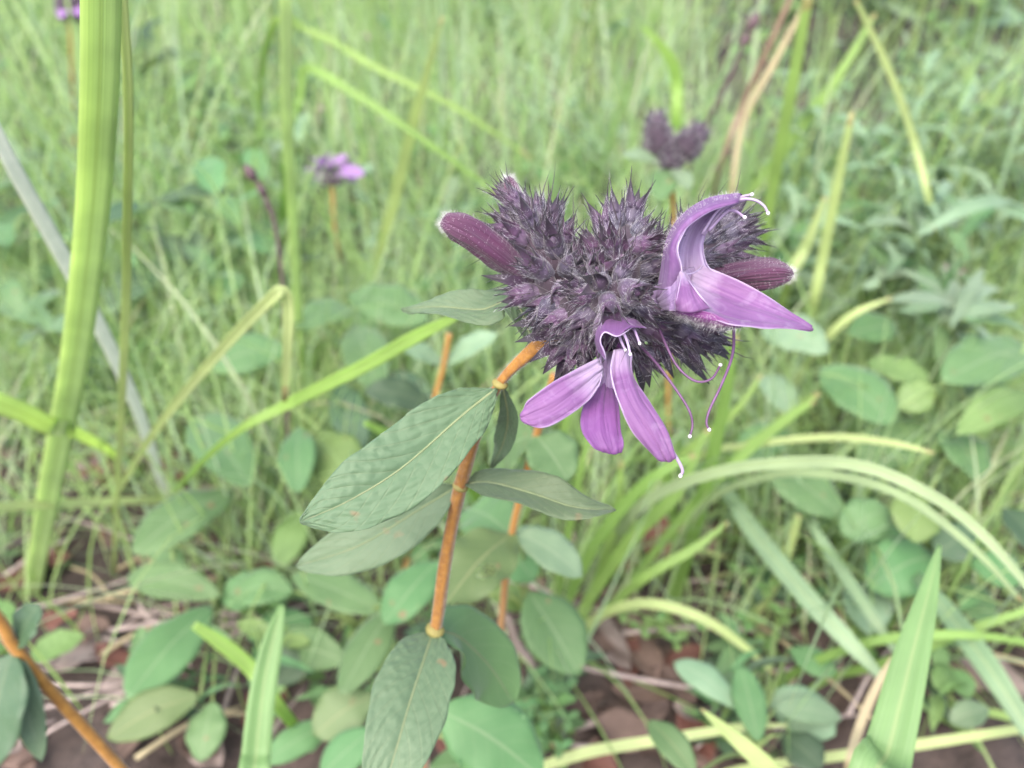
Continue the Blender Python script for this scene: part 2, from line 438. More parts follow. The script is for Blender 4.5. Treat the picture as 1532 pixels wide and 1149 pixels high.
def leaf_grid(ctrl, wmax, hint, n=14, m=7, a=1.15, b=0.8, fold=0.15, wave=0.0, wavef=3.0, quilt=0.0, nv=10, twist=0.0, tipw=0.02, droop=0.0, edge=0.018):
    """ctrl: midrib points; wmax: half width (m); hint: direction the upper side faces"""
    C = cr(ctrl, n)
    T = norm(np.gradient(C, axis=0))
    v = np.linspace(0, 1, n)
    prof = np.maximum(np.sin(np.pi * np.clip(v, 0, 1) ** a), 0) ** b
    prof = np.maximum(prof, tipw)
    u = np.linspace(-1, 1, m)
    ph = random.uniform(0, 6.28)
    X = np.zeros((n, m, 3))
    for i in range(n):
        s = norm(np.cross(T[i], hint)); nn = np.cross(s, T[i])
        tw = twist * v[i]
        s, nn = s * math.cos(tw) + nn * math.sin(tw), nn * math.cos(tw) - s * math.sin(tw)
        for j in range(m):
            au = abs(u[j])
            sg = 1.0 if u[j] > 0 else -1.0
            hw = wmax * prof[i] * (1 + edge * (math.sin(19 * v[i] + ph * 3 + sg) + .7 * math.sin(37 * v[i] + ph * 5 - 2 * sg)))
            z = fold * hw * au - droop * hw * au * au
            z += wave * wmax * au * au * math.sin(wavef * 6.28 * v[i] + ph + (1.5 if u[j] > 0 else 0))
            if quilt:
                sv2 = math.sin(2 * math.pi * nv * (v[i] - 0.28 * au))
                wz = 1.3 * math.sin(5.1 * v[i] + 2.2 * u[j] + ph) + .8 * math.sin(9.7 * u[j] - 4 * v[i])
                sv2 = math.sin(2 * math.pi * nv * (v[i] - 0.30 * au) / 1.0 + .6 * wz)
                z += quilt * wmax * (0.38 * abs(sv2) ** 0.6) * min(1, au * 4) * (1 - au ** 4) * prof[i]
                z += quilt * wmax * 0.42 * math.sin(57 * v[i] + 5 * wz) * math.sin(21 * u[j] + 4 * wz) * min(1, au * 4)
                z += quilt * wmax * 0.5 * math.sin(7 * v[i] + 2.5 * u[j] + ph)
                z -= quilt * wmax * 0.5 * max(0, 1 - au * 7)
            X[i, j] = C[i] + s * u[j] * hw + nn * z
    return X

def hairs(name, roots, dirs, lens, width, mat, parent, curl=0.35):
    k = len(roots)
    roots = np.asarray(roots); dirs = norm(dirs); lens = np.asarray(lens)[:, None]
    rv = norm(rng.normal(size=(k, 3)))
    x = norm(np.cross(dirs, rv)); y = np.cross(dirs, x)
    mid = roots + dirs * lens * 0.55
    tip = roots + norm(dirs + rv * curl) * lens
    wv = (np.ones((k, 1)) * width)
    V = np.zeros((k, 7, 3))
    for j in range(3):
        q = 2 * math.pi * j / 3
        o = (x * math.cos(q) + y * math.sin(q)) * wv
        V[:, j] = roots + o; V[:, 3 + j] = mid + o * 0.7
    V[:, 6] = tip
    F = []
    for i in range(k):
        o = i * 7
        F += [(o, o + 1, o + 4, o + 3), (o + 1, o + 2, o + 5, o + 4), (o + 2, o, o + 3, o + 5), (o + 3, o + 4, o + 6), (o + 4, o + 5, o + 6), (o + 5, o + 3, o + 6)]
    me = bpy.data.meshes.new(name)
    me.from_pydata((V.reshape(-1, 3) - org(parent)).tolist(), [], F)
    o = link(name, me, mat, parent)
    o['kind'] = 'stuff'
    return o

TOCAM = norm(-cF)
UP = np.array([0, 0, 1.0])
FACE = norm(UP * 0.65 + TOCAM * 0.5)

# ================================================================== THE SETTING: ground
def gz(x, y):
    return 0.006 * np.sin(x * 17 + 1.3) * np.cos(y * 13) + 0.004 * np.sin(x * 41 + y * 37) + 0.0025 * np.sin(x * 97 - y * 83)
def axis(lim, fine, step, far):
    a = list(np.arange(-fine, fine, step)); s = step
    v = fine
    while v < lim:
        a.append(v); s *= 1.25; v += s
    a.append(lim)
    v, s = -fine, step
    pre = []
    while v > -lim:
        s *= 1.25; v -= s; pre.append(max(v, -lim))
    return np.array(sorted(set(np.round(pre + a, 4))))
xs = axis(60, 0.7, 0.008, 60); ys = axis(60, 0.9, 0.008, 60)
GX, GY = np.meshgrid(xs, ys)
fade = np.clip(1.5 - np.hypot(GX, GY) / 8, 0, 1)
GZ = gz(GX, GY) * fade + rng.normal(0, 0.0016, GX.shape) * (np.hypot(GX, GY) < 1.3)
g = MB(); g.grid(np.stack([GX, GY, GZ], axis=2))
go = link('ground', g.mesh('ground'), M['soil']); go['kind'] = 'structure'

# ================================================================== HERO PLANT
STEM = [P(905, 455, .172), P(850, 490, .173), P(800, 522, .174), P(748, 573, .178), P(716, 640, .188), P(689, 727, .200), P(668, 830, .211), P(652, 940, .222)]
down = STEM[-1] - STEM[-2]
base = np.array([STEM[-1][0] - 0.012, STEM[-1][1] + 0.03, 0.0])
hero_pts = STEM + [STEM[-1] + down * 0.9 + np.array([-0.001, 0.002, 0]), STEM[-1] * 0.5 + base * 0.5 + np.array([-0.004, 0.004, 0]), base]
hero = thing('flowering_plant', 'tall orange-stemmed plant in focus with spiky purple flower head and open lilac flowers', 'plant', base)
mm = lambda px, d=.17: px * d / FPX
rad = [mm(13), mm(13), mm(13.5), mm(8.5), mm(9.5, .19), mm(11, .2), mm(10.5, .21), mm(10, .22), .0018, .0019, .0022]
st = MB(); rad = [q * .86 for q in rad]; st.tube(hero_pts, rad, 16, 110)
_C = cr(hero_pts, 110); _V = np.array(st.v)
for i in range(110):
    for j in range(16):
        k_ = i * 16 + j
        _V[k_] = _C[i] + (_V[k_] - _C[i]) * (1 + .10 * math.cos(4 * 2 * math.pi * j / 16 + i * .01) + .05 * math.sin(i * .9) * math.sin(j * 1.1) + .04 * math.sin(i * .37 + 1))
st.v = [tuple(q) for q in _V]
stem_o = part('stem', st, M['stem_orange'], hero)
# nodes
for (p, r) in ((P(748, 574, .178), mm(12.5)), (P(689, 727, .200), mm(12, .2)), (P(651, 942, .222), mm(14, .222))):
    nb = MB()
    d = norm(STEM[-1] - STEM[2])
    nb.tube([p - d * r * .55, p - d * r * .2, p + d * r * .2, p + d * r * .55], [r * .55, r * 1.0, r * 1.0, r * .5], 12, 9)
    part('node', nb, M['joint'], hero)
# fuzz on the stem
SP = cr(hero_pts, 400)[:330]
ii = rng.integers(20, 320, 5200)
T_ = norm(np.gradient(SP, axis=0))[ii]
rd = norm(np.cross(T_, rng.normal(size=(len(ii), 3))))
rr = np.interp(ii / 400 * (len(rad) - 1), range(len(rad)), rad)[:, None]
hairs('stem_fuzz', SP[ii] + rd * rr * 0.95, rd + T_ * -0.3, rng.uniform(.0003, .0009, len(ii)), .000012, M['hair'], stem_o)

def hero_leaf(ctrl, wpx, d, hint, mat='hero_leaf', hi=True, **kw):
    n, m = (84, 33) if hi else (40, 17)
    X = leaf_grid(ctrl, mm(wpx / 2, d), hint, n=n, m=m, **kw)
    mb = MB(); mb.grid(X, 0.0003)
    lf = part('leaf', mb, M[mat], hero)
    # midrib: a raised cord on the face
    Cc = X[:, m // 2]
    nn = norm(np.cross(np.gradient(X, axis=1), np.gradient(X, axis=0)))[:, m // 2]
    if np.dot(nn[n // 2], TOCAM) < 0: nn = -nn
    k = int(n * 0.93)
    rb = MB(); rb.tube((Cc + nn * 0.00008)[:k:3], np.linspace(.00030, .00008, len(Cc[:k:3])), 6)
    part('midrib', rb, M['node'], lf)
    return lf
# big left leaf, its twin behind the stem, the lower pairs
hero_leaf([P(742, 582, .178), P(690, 622, .174), P(600, 700, .168), P(520, 750, .165), P(449, 781, .164)], 118, .169, norm(TOCAM + UP * .15 + cR * -.1), a=1.02, b=.72, fold=.08, wave=.06, wavef=2.5, quilt=.085, nv=11)
hero_leaf([P(752, 580, .180), P(760, 625, .190), P(752, 665, .198), P(735, 700, .206)], 34, .19, norm(TOCAM + UP * .6), a=1.0, b=.8, fold=.1, wave=.1, quilt=.1)
hero_leaf([P(683, 728, .203), P(630, 760, .203), P(540, 815, .203), P(441, 848, .204)], 88, .203, norm(TOCAM * .8 + UP * .3), a=1.1, b=.7, fold=.1, wave=.1, quilt=.08, hi=False)
hero_leaf([P(697, 724, .199), P(735, 722, .195), P(800, 738, .190), P(860, 758, .188), P(921, 764, .187)], 66, .19, norm(UP * .9 + TOCAM * .45), a=1.0, b=.7, fold=.25, wave=.16, wavef=2, quilt=.08, hi=False)
hero_leaf([P(648, 945, .222), P(635, 985, .214), P(615, 1045, .206), P(590, 1130, .198), P(560, 1225, .194)], 118, .205, norm(TOCAM + UP * .1), a=.95, b=.62, fold=.1, wave=.04, wavef=2, quilt=.06, nv=8)
hero_leaf([P(656, 943, .223), P(690, 955, .232), P(735, 1000, .243), P(768, 1052, .25)], 112, .24, norm(TOCAM * .5 + UP), 'oval_leaf', False, a=1.05, b=.6, fold=.1, wave=.05)
hero_leaf([P(800, 520, .176), P(770, 452, .181), P(720, 462, .184), P(660, 458, .187), P(600, 462, .19)], 62, .185, norm(UP * .8 + TOCAM * .6), a=.85, b=.75, fold=.12, wave=.22, wavef=1.6, quilt=.08)

# ---- the flower head: core lobes, calyces, bracts, hairs
LOBES = [  # base, tip, radius base px, radius tip px, count
    (P(850, 425, .174), P(775, 312, .177), 38, 20, 36),
    (P(915, 425, .169), P(938, 345, .171), 40, 22, 34),
    (P(955, 440, .178), P(1082, 352, .186), 44, 28, 34),
    (P(880, 452, .168), P(864, 502, .171), 44, 22, 30),
    (P(955, 465, .177), P(1052, 492, .184), 34, 20, 22),
    (P(915, 440, .162), P(925, 470, .160), 36, 20, 22),
    (P(830, 425, .171), P(806, 436, .171), 34, 20, 16),
    (P(930, 480, .172), P(945, 530, .176), 34, 18, 18),
    (P(882, 430, .172), P(884, 424, .166), 36, 24, 14),
]
core = MB()
for (a, b, r0, r1, c) in LOBES:
    ax = b - a
    core.tube([a - ax * .12, a, a + ax * .35, a + ax * .7, b, b + ax * .12], [mm(r0 * .4), mm(r0 * .95), mm(r0), mm((r0 + r1) * .5), mm(r1 * .8), mm(r1 * .2)], 14, 16)
head = part('flower_head', core, M['core'], hero)

def calyx_proto(seed):
    r_ = random.Random(seed)
    mb = MB()
    NT = 5; K = 20
    L_ = .0042
    rb = .0013; rt = .0019
    rings = 5
    V = []; U = []
    for i in range(rings):
        t = i / (rings - 1)
        for j in range(K):
            q = 2 * math.pi * j / K
            rr_ = (rb * (1 - t) + rt * t) * (1 + .14 * math.cos(NT * 2 * q)) * (1 + .15 * math.sin(math.pi * t))
            V.append((rr_ * math.cos(q), rr_ * math.sin(q), L_ * t)); U.append((j / K, .45 * t))
    F = [(i * K + j, i * K + (j + 1) % K, (i + 1) * K + (j + 1) % K, (i + 1) * K + j) for i in range(rings - 1) for j in range(K)]
    mb.add(V, F, U)
    dome = MB(); dome.tube([np.array([0, 0, L_ * q]) for q in (.3, .6, .85, 1.05, 1.25)], [rt * 1.0, rt * 1.02, rt * .85, rt * .5, rt * .08], 10)
    o = len(mb.v); mb.v.extend(dome.v); mb.f.extend([tuple(i + o for i in f) for f in dome.f]); mb.uv.extend([(a_, .25 + .3 * b_) for a_, b_ in dome.uv])
    for tno in range(NT):
        q = 2 * math.pi * (tno + .5) / NT
        ln = r_.uniform(.0048, .0080)
        spread = r_.uniform(-.12, .32); bend = r_.uniform(-.1, .6)
        side = np.array([-math.sin(q), math.cos(q), 0]); out = np.array([math.cos(q), math.sin(q), 0]); zz = np.array([0, 0, 1.0])
        n = 9
        p = out * rt * .98 + zz * (L_ * .93)
        X = np.zeros((n, 5, 3))
        for i in range(n):
            t = i / (n - 1)
            an = spread + bend * t
            d_ = zz * math.cos(an) + out * math.sin(an)
            nn = out * math.cos(an) - zz * math.sin(an)
            hw = .00145 * max(0, 1 - t / .70) ** 1.05 + .00015 * (1 - t * .75)
            for j, uu in enumerate((-1, -.5, 0, .5, 1)):
                X[i, j] = p + side * uu * hw + nn * (-.35 * hw * uu * uu + .12 * hw * (1 - abs(uu)))
            p = p + d_ * ln / (n - 1)
        o = len(mb.v)
        Vv = X.reshape(-1, 3); nnv = norm(np.cross(np.gradient(X, axis=1), np.gradient(X, axis=0))).reshape(-1, 3)
        tt = MB(); tt.grid(X, .00018)
        mb.v.extend(tt.v); mb.f.extend([tuple(i + o for i in f) for f in tt.f]); mb.uv.extend([(a_, .45 + .55 * b_) for a_, b_ in tt.uv])
    me = mb.mesh('calyx'); me.materials.append(M['calyx'])
    return me, mb
protos = [calyx_proto(s) for s in range(8)]
proto_samples = []
for me, mb in protos:
    V = np.array(mb.v); T3 = []
    for f in mb.f: T3.append(f[:3])
    T3 = np.array(T3)
    a, b, c = V[T3[:, 0]], V[T3[:, 1]], V[T3[:, 2]]
    n = np.cross(b - a, c - a); ar = np.linalg.norm(n, axis=1)
    uvv = np.array(mb.uv)
    pick = rng.choice(len(T3), 900, p=ar / ar.sum())
    w1 = rng.random((900, 2)); w1[w1.sum(1) > 1] = 1 - w1[w1.sum(1) > 1]
    pts = a[pick] + (b - a)[pick] * w1[:, :1] + (c - a)[pick] * w1[:, 1:]
    # outward normal: away from axis
    out = pts.copy(); out[:, 2] = 0; out = norm(out)
    proto_samples.append((pts, norm(out + np.array([0, 0, .9]))))

hr, hd, hl = [], [], []
CAL = []
def place_calyx(p, d, scale, nh=135):
    d = norm(d)
    if np.dot(d, TOCAM) > .72:          # lean those that look straight out
        d = norm(d + norm(np.cross(d, rng.normal(size=3))) * .75)
    k = random.randrange(len(protos))
    me, mb = protos[k]
    z = norm(d); x = norm(np.cross(z, rng.normal(size=3))); y = np.cross(z, x)
    Mr = Matrix(((x[0], y[0], z[0]), (x[1], y[1], z[1]), (x[2], y[2], z[2]))).to_4x4()
    o = link('calyx', me, None, head)
    loc = p - org(head)
    o.matrix_basis = Matrix.Translation(Vector(loc)) @ Mr @ Matrix.Scale(scale, 4)
    Rm = np.stack([x, y, z], axis=1) * scale
    pts, nd = proto_samples[k]
    s = rng.choice(len(pts), nh, replace=False)
    hr.append(pts[s] @ Rm.T + p); hd.append(nd[s] @ Rm.T / scale + z * .5); hl.append(rng.uniform(.0008, .0027, nh))
def inside_core(p, skip):
    for i, (a, b, r0, r1, c) in enumerate(LOBES):
        if i == skip: continue
        ax = b - a; t = np.clip(np.dot(p - a, ax) / np.dot(ax, ax), 0, 1)
        if np.linalg.norm(p - (a + ax * t)) < mm(r0 * (1 - t) + r1 * t) * .85: return True
    return False
placed = []
for li, (a, b, r0, r1, c) in enumerate(LOBES):
    ax = b - a; z = norm(ax); x = norm(np.cross(z, cF)); y = np.cross(z, x)
    for k in range(c):
        t = ((k + .5) / c) ** .85 * 1.08
        q = k * 2.39996 + li
        rr_ = mm(r0 * (1 - min(t, 1)) + r1 * min(t, 1)) * (1 if t < .85 else max(.1, (1.08 - t) / .23))
        rad_ = math.cos(q) * x + math.sin(q) * y
        p = a + ax * min(t, 1.02) + rad_ * rr_ * .72
        if inside_core(p, li): continue
        if any(np.linalg.norm(p - q_) < .0027 for q_ in placed): continue
        d = norm(rad_ * (1.0 - .75 * min(t, 1) ** 1.5) + z * (.35 + .7 * t) + rng.normal(0, .14, 3))
        placed.append(p)
        place_calyx(p, d, random.uniform(.78, 1.1))
# fill what the lobes leave bare, seen from the front and the sides
for vx in (0, -.5, .5):
    for gx in range(720, 1130, 12):
        for gy in range(280, 560, 12):
            px_, py_ = gx + random.uniform(-4, 4), gy + random.uniform(-4, 4)
            org_ = P(px_, py_, .172); dr = norm(cF + cR * vx)
            for st_k in range(60):
                p = org_ + dr * (-.025 + st_k * .0009)
                if inside_core(p, -1): break
            else: continue
            if any(np.linalg.norm(p - q_) < .0028 for q_ in placed): continue
            placed.append(p)
            cc = min(((a + (b - a) * np.clip(np.dot(p - a, b - a) / np.dot(b - a, b - a), 0, 1)) for (a, b, r0, r1, c) in LOBES), key=lambda q: np.linalg.norm(p - q))
            place_calyx(p - norm(p - cc) * .0012, norm(norm(p - cc) + norm(p - P(900, 440, .176)) * .8 + rng.normal(0, .2, 3)), random.uniform(.75, 1.0))
# dark bracts round the foot of the head
BR = [((838, 515), (792, 542), .170), ((845, 520), (812, 560), .168), ((862, 528), (842, 566), .166), ((872, 525), (868, 560), .167), ((832, 500), (770, 512), .171),
      ((825, 480), (762, 488), .172), ((960, 525), (972, 580), .172), ((985, 520), (1008, 566), .175), ((1000, 512), (1035, 552), .176), ((1030, 500), (1085, 512), .178),
      ((1040, 490), (1112, 488), .178), ((1040, 505), (1092, 538), .18), ((820, 455), (750, 452), .172), ((800, 430), (720, 412), .172), ((850, 525), (828, 590), .171), ((955, 535), (962, 590), .178), ((1010, 520), (1062, 575), .182)]
for (b0, t0, d) in BR:
    bx, by = b0; tx, ty = t0
    p0 = P(bx, by, d + .002); p1 = P((bx + tx) / 2, (by + ty) / 2 - 2, d - .002); p2 = P(tx, ty, d - .001)
    X = leaf_grid([p0, p1, p2], mm(random.uniform(8, 11)), norm(TOCAM + UP * .2), n=14, m=7, a=.55, b=.9, fold=.35, tipw=.03)
    mb = MB(); mb.grid(X, .0002); mb.uv = [(u_, .35 + .65 * v_) for u_, v_ in mb.uv]
    part('bract', mb, M['calyx'], head)
    k = 50
    s = rng.integers(0, 10, k); u_ = rng.integers(0, 7, k)
    pts = X[s, u_]
    hr.append(pts); hd.append(norm(rng.normal(size=(k, 3)) + TOCAM * .6)); hl.append(rng.uniform(.0007, .0016, k))
hairs('calyx_hairs', np.vstack(hr), np.vstack(hd), np.concatenate(hl), .0000145, M['hair_head'], head, .5)

bp, bdv = [], []
for p in placed:
    for k in range(1):
        cc = min(((a + (b - a) * np.clip(np.dot(p - a, b - a) / np.dot(b - a, b - a), 0, 1)) for (a, b, r0, r1, c) in LOBES), key=lambda q: np.linalg.norm(p - q))
        d = norm(norm(p - cc) * .8 + norm(p - P(900, 445, .176)) * .9 + rng.normal(0, .3, 3))
        bp.append(p + d * .003 + rng.normal(0, .001, 3)); bdv.append(d)
hairs('bristles', np.array(bp), np.array(bdv), rng.uniform(.006, .0115, len(bp)), .00014, M['core'], head, .3)
# ---- buds
def bud(pts, radii, label):
    radii = [q * .84 for q in radii]
    mb = MB(); mb.tube(pts, radii, 28, 30)
    V = np.array(mb.v)
    C = cr(pts, 30)
    for i in range(30):                         # lengthwise ridges
        for j in range(28):
            V[i * 28 + j] += (V[i * 28 + j] - C[i]) * (.12 * math.cos(j / 28 * 2 * math.pi * 4 + i * .09) + .05 * math.cos(j * 2.7 + i * .8) + .04 * math.sin(j * 1.3 - i * .5))
    mb.v = [tuple(v) for v in V]
    o = part('flower_bud', mb, M['bud'], hero)
    o['label'] = label
    V = np.array(mb.v).reshape(30, 28, 3)
    ri = np.concatenate([rng.integers(3, 29, 800), rng.integers(22, 30, 140)]); rj = rng.integers(0, 28, 940)
    pts_ = V[ri, rj]; nd = norm(pts_ - C[ri]) ; ax = norm(C[-1] - C[-6])
    nd = norm(nd * .8 + ax * np.where(ri > 26, .8, .35)[:, None] + rng.normal(0, .25, nd.shape))
    hairs('bud_hairs', pts_, nd, np.where(ri > 25, rng.uniform(.0008, .0022, 940), rng.uniform(.0005, .0013, 940)), .000010, M['hair_white'], o, .6)
bud([P(800, 425, .176), P(765, 396, .172), P(738, 374, .169), P(705, 350, .167), P(680, 337, .166), P(665, 331, .166), P(661, 329, .166)],
    [mm(13), mm(22), mm(26), mm(27), mm(23), mm(14), mm(4)], 'furry maroon bud at the left of the head')
bud([P(1030, 430, .184), P(1065, 422, .180), P(1100, 415, .177), P(1135, 410, .175), P(1162, 409, .174), P(1180, 410, .174), P(1187, 411, .174)],
    [mm(14), mm(21), mm(25), mm(27), mm(23), mm(13), mm(3)], 'furry maroon bud at the right of the head')
bud([P(800, 350, .180), P(780, 318, .178), P(768, 292, .177), P(762, 272, .177), P(760, 264, .177)],
    [mm(14), mm(18), mm(17), mm(11), mm(3)], 'small pale bud at the top of the left lobe')

# ---- open flowers
def loft(rails, n=26, m=17):
    A = np.array([cr([P(*q) for q in r], n) for r in rails])     # rails x n x 3
    return np.stack([cr(A[:, i], m) for i in range(n)])            # n x m x 3
def petal(name, rails, mat, parent, n=26, m=17, thick=.00022, ripple=.00012, flat=0.0):
    K = len(rails) - 1
    rails = [[(x, y, d * (1 - flat) + flat * (rails[0][i][2] * (1 - k / K) + rails[-1][i][2] * k / K)) for i, (x, y, d) in enumerate(r)] for k, r in enumerate(rails)]
    X = loft(rails, n, m)
    nn = norm(np.cross(np.gradient(X, axis=1), np.gradient(X, axis=0)))
    u = np.linspace(-1, 1, m)[None, :]; v = np.linspace(0, 1, n)[:, None]
    ph = random.uniform(0, 6)
    disp = ripple * (np.sin(u * 9 + ph + 2 * v) * .6 + np.sin(u * 17 + 2 * np.sin(3 * v + ph)) * .35 + np.sin(v * 11 + u * 3 + ph) * np.abs(u) ** 2 * 1.4 + np.sin(v * 23 + u * 7) * .25 - 1.5 * np.exp(-(u / .16) ** 2) * (1 - v))
    X = X + nn * disp[:, :, None]
    mb = MB(); mb.grid(X, thick)
    return part(name, mb, M[mat], parent), X
def filament(pts, r, parent, mat='stamen', tip=None, name='stamen'):
    pts = [P(*q) for q in pts]
    mb = MB(); mb.tube(pts, np.linspace(r * 1.15, r * .8, len(pts)), 8, 26)
    o = part(name, mb, M[mat], parent)
    if tip:
        d = norm(pts[-1] - pts[-2]); e = pts[-1]
        tb = MB(); tb.tube([e - d * tip, e - d * tip * .3, e + d * tip * .5, e + d * tip], [tip * .5, tip * .95, tip * .85, tip * .2], 8, 7)
        part('anther' if name == 'stamen' else 'stigma', tb, M['stigma'], o) if name == 'x' else part('anther' if name == 'stamen' else 'stigma', tb, M['stigma'], parent)
    return o
# right flower
tb = MB(); tb.tube([P(925, 455, .176), P(965, 452, .170), P(995, 445, .163), P(1015, 437, .159)], [mm(10), mm(15), mm(22), mm(25)], 20, 16, cap=False)
fr = part('flower', tb, M['throat'], hero)
fr['label'] = 'open lilac flower facing right'
hood, HX = petal('upper_lip', [
    [(1019, 428, .1560), (1020, 402, .1540), (1013, 372, .1530), (1027, 341, .1530), (1060, 318, .1535), (1104, 304, .1550)],
    [(999, 437, .1565), (1002, 402, .1545), (1004, 366, .1540), (1024, 332, .1540), (1060, 309, .1545), (1106, 297, .1555)],
    [(984, 446, .1610), (991, 408, .1600), (999, 362, .1600), (1022, 323, .1600), (1062, 298, .1595), (1108, 290, .1585)],
    [(1010, 430, .1660), (1012, 402, .1665), (1018, 365, .1670), (1036, 330, .1660), (1070, 304, .1650), (1111, 292, .1610)],
    [(1064, 414, .1630), (1056, 394, .1640), (1052, 364, .1650), (1066, 332, .1640), (1090, 313, .1630), (1114, 299, .1600)]], 'hood', fr, 36, 29)
petal('lip_lining', [
    [(1002, 436, .1592), (1003, 404, .1585), (1008, 364, .1585), (1030, 328, .1585), (1068, 304, .1582), (1108, 293, .1578)],
    [(1014, 428, .1648), (1016, 401, .1654), (1022, 365, .1658), (1040, 331, .1650), (1073, 306, .1640), (1111, 294, .1602)],
    [(1062, 413, .1622), (1054, 394, .1632), (1050, 364, .1642), (1064, 332, .1632), (1088, 313, .1622), (1112, 299, .1595)]], 'lining', fr, 34, 17, thick=.0001)
petal('lower_lip', [
    [(1048, 396, .1620), (1070, 404, .1605), (1104, 419, .1590), (1146, 441, .1570), (1186, 465, .1560), (1213, 488, .1560)],
    [(1036, 410, .1622), (1064, 424, .1605), (1098, 440, .1588), (1140, 457, .1563), (1180, 474, .1552), (1216, 491, .1550)],
    [(1030, 426, .1610), (1060, 446, .1575), (1092, 464, .1550), (1134, 477, .1530), (1174, 485, .1525), (1217, 494, .1545)],
    [(1034, 446, .1570), (1058, 468, .1520), (1090, 486, .1503), (1130, 491, .1497), (1168, 488, .1505), (1212, 496, .1540)]], 'petal', fr, 38, 25, ripple=.00022)
petal('side_lobe', [
    [(1015, 408, .1555), (1013, 430, .1530), (1010, 450, .1520), (1009, 464, .1530)],
    [(1019, 406, .1545), (1024, 430, .1520), (1028, 452, .1505), (1033, 468, .1505)],
    [(1024, 408, .1555), (1037, 426, .1525), (1049, 444, .1515), (1065, 461, .1520)]], 'petal', fr)
petal('tube_wall', [
    [(981, 442, .1605), (993, 428, .1570), (1004, 418, .1560), (1017, 408, .1552)],
    [(984, 454, .1595), (998, 447, .1553), (1006, 441, .1545), (1015, 434, .1537)],
    [(990, 465, .1600), (1000, 465, .1555), (1005, 465, .1545), (1011, 465, .1538)]], 'throat', fr)
petal('throat', [
    [(1010, 412, .1610), (1022, 436, .1600), (1040, 456, .1580)],
    [(1030, 402, .1640), (1046, 424, .1630), (1064, 450, .1610)],
    [(1052, 396, .1650), (1068, 408, .1640), (1090, 428, .1620)]], 'throat', fr)
_, UX = petal('lip_underside', [
    [(990, 452, .1600), (1016, 464, .1545), (1055, 466, .1515), (1090, 482, .1505)],
    [(992, 460, .1610), (1022, 473, .1550), (1060, 482, .1520), (1100, 489, .1508)],
    [(996, 466, .1650), (1030, 480, .1600), (1068, 490, .1560), (1108, 491, .1520)]], 'lip_under', fr)
for f in ([(1050, 350, .160), (1075, 314, .159), (1105, 299, .157), (1128, 299, .156), (1143, 308, .155), (1149, 319, .155)],
          [(1052, 352, .161), (1080, 316, .160), (1104, 297, .158), (1125, 291, .157)],
          [(1060, 345, .160), (1086, 318, .159), (1100, 316, .158), (1114, 325, .157)]):
    filament(f, mm(2.2), fr, tip=mm(2.8))
def rim(pts, r, parent):  # thin pale tubes added along the edge folds to paint in white highlights
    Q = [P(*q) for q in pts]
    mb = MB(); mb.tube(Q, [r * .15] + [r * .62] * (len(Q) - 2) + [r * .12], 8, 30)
    part('highlight_rim', mb, M['rim'], parent)
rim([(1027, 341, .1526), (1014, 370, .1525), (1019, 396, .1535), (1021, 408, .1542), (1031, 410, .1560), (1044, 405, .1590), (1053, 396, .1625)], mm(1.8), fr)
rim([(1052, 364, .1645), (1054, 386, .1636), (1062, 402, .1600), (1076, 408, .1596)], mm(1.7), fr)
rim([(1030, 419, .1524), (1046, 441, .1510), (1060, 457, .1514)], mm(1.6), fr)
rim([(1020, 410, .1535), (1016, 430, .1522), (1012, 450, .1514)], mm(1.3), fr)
# fuzz on the hood and under the lip
def fuzz(X, cols, k, parent, rows, ln=(.0005, .0012), sign=1.0):
    nn = norm(np.cross(np.gradient(X, axis=1), np.gradient(X, axis=0)))
    i = rng.integers(rows[0], rows[1], k); j = rng.integers(cols[0], cols[1], k)
    c = X.mean(axis=(0, 1))
    d = nn[i, j] * sign
    hairs('petal_hairs', X[i, j] + rng.normal(0, .0002, (k, 3)), d + rng.normal(0, .35, (k, 3)), rng.uniform(*ln, k), .000015, M['hair_white'], parent, .4)
outw = np.sign(np.dot(norm(np.cross(np.gradient(HX, axis=1), np.gradient(HX, axis=0)))[18, 14], -cR + cU * .3))
fuzz(HX, (8, 20), 500, fr, (10, 35), sign=outw)
outw = np.sign(np.dot(norm(np.cross(np.gradient(UX, axis=1), np.gradient(UX, axis=0)))[12, 12], -cU))
fuzz(UX, (3, 17), 420, fr, (3, 26), (.0006, .0015), outw)

# lower flower
tb = MB(); tb.tube([P(905, 455, .176), P(910, 480, .170), P(914, 505, .165), P(912, 530, .162)], [mm(10), mm(15), mm(20), mm(20)], 20, 16, cap=False)
fl = part('flower', tb, M['lip_under'], hero)
fl['label'] = 'open lilac flower hanging below the head'
petal('upper_lip', [
    [(901, 536, .1630), (896, 524, .1580), (907, 538, .1545)],
    [(895, 508, .1640), (891, 502, .1580), (899, 512, .1535)],
    [(906, 482, .1640), (903, 482, .1580), (903, 497, .1535)],
    [(924, 474, .1640), (925, 478, .1575), (922, 503, .1530)],
    [(944, 478, .1640), (947, 480, .1580), (944, 491, .1540)],
    [(958, 490, .1660), (962, 488, .1600), (967, 492, .1570)]], 'hood', fl, 22, 31)
petal('side_lobe', [
    [(894, 536, .1570), (855, 556, .1535), (822, 575, .1518), (795, 596, .1510), (780, 617, .1510)],
    [(898, 545, .1555), (858, 570, .1510), (822, 595, .1490), (790, 612, .1488), (778, 622, .1500)],
    [(901, 555, .1555), (868, 587, .1508), (832, 615, .1486), (798, 630, .1482), (779, 628, .1500)],
    [(902, 566, .1570), (884, 596, .1535), (852, 621, .1512), (816, 640, .1502), (785, 634, .1505)]], 'petal', fl, 38, 25, flat=.9, ripple=.0002)
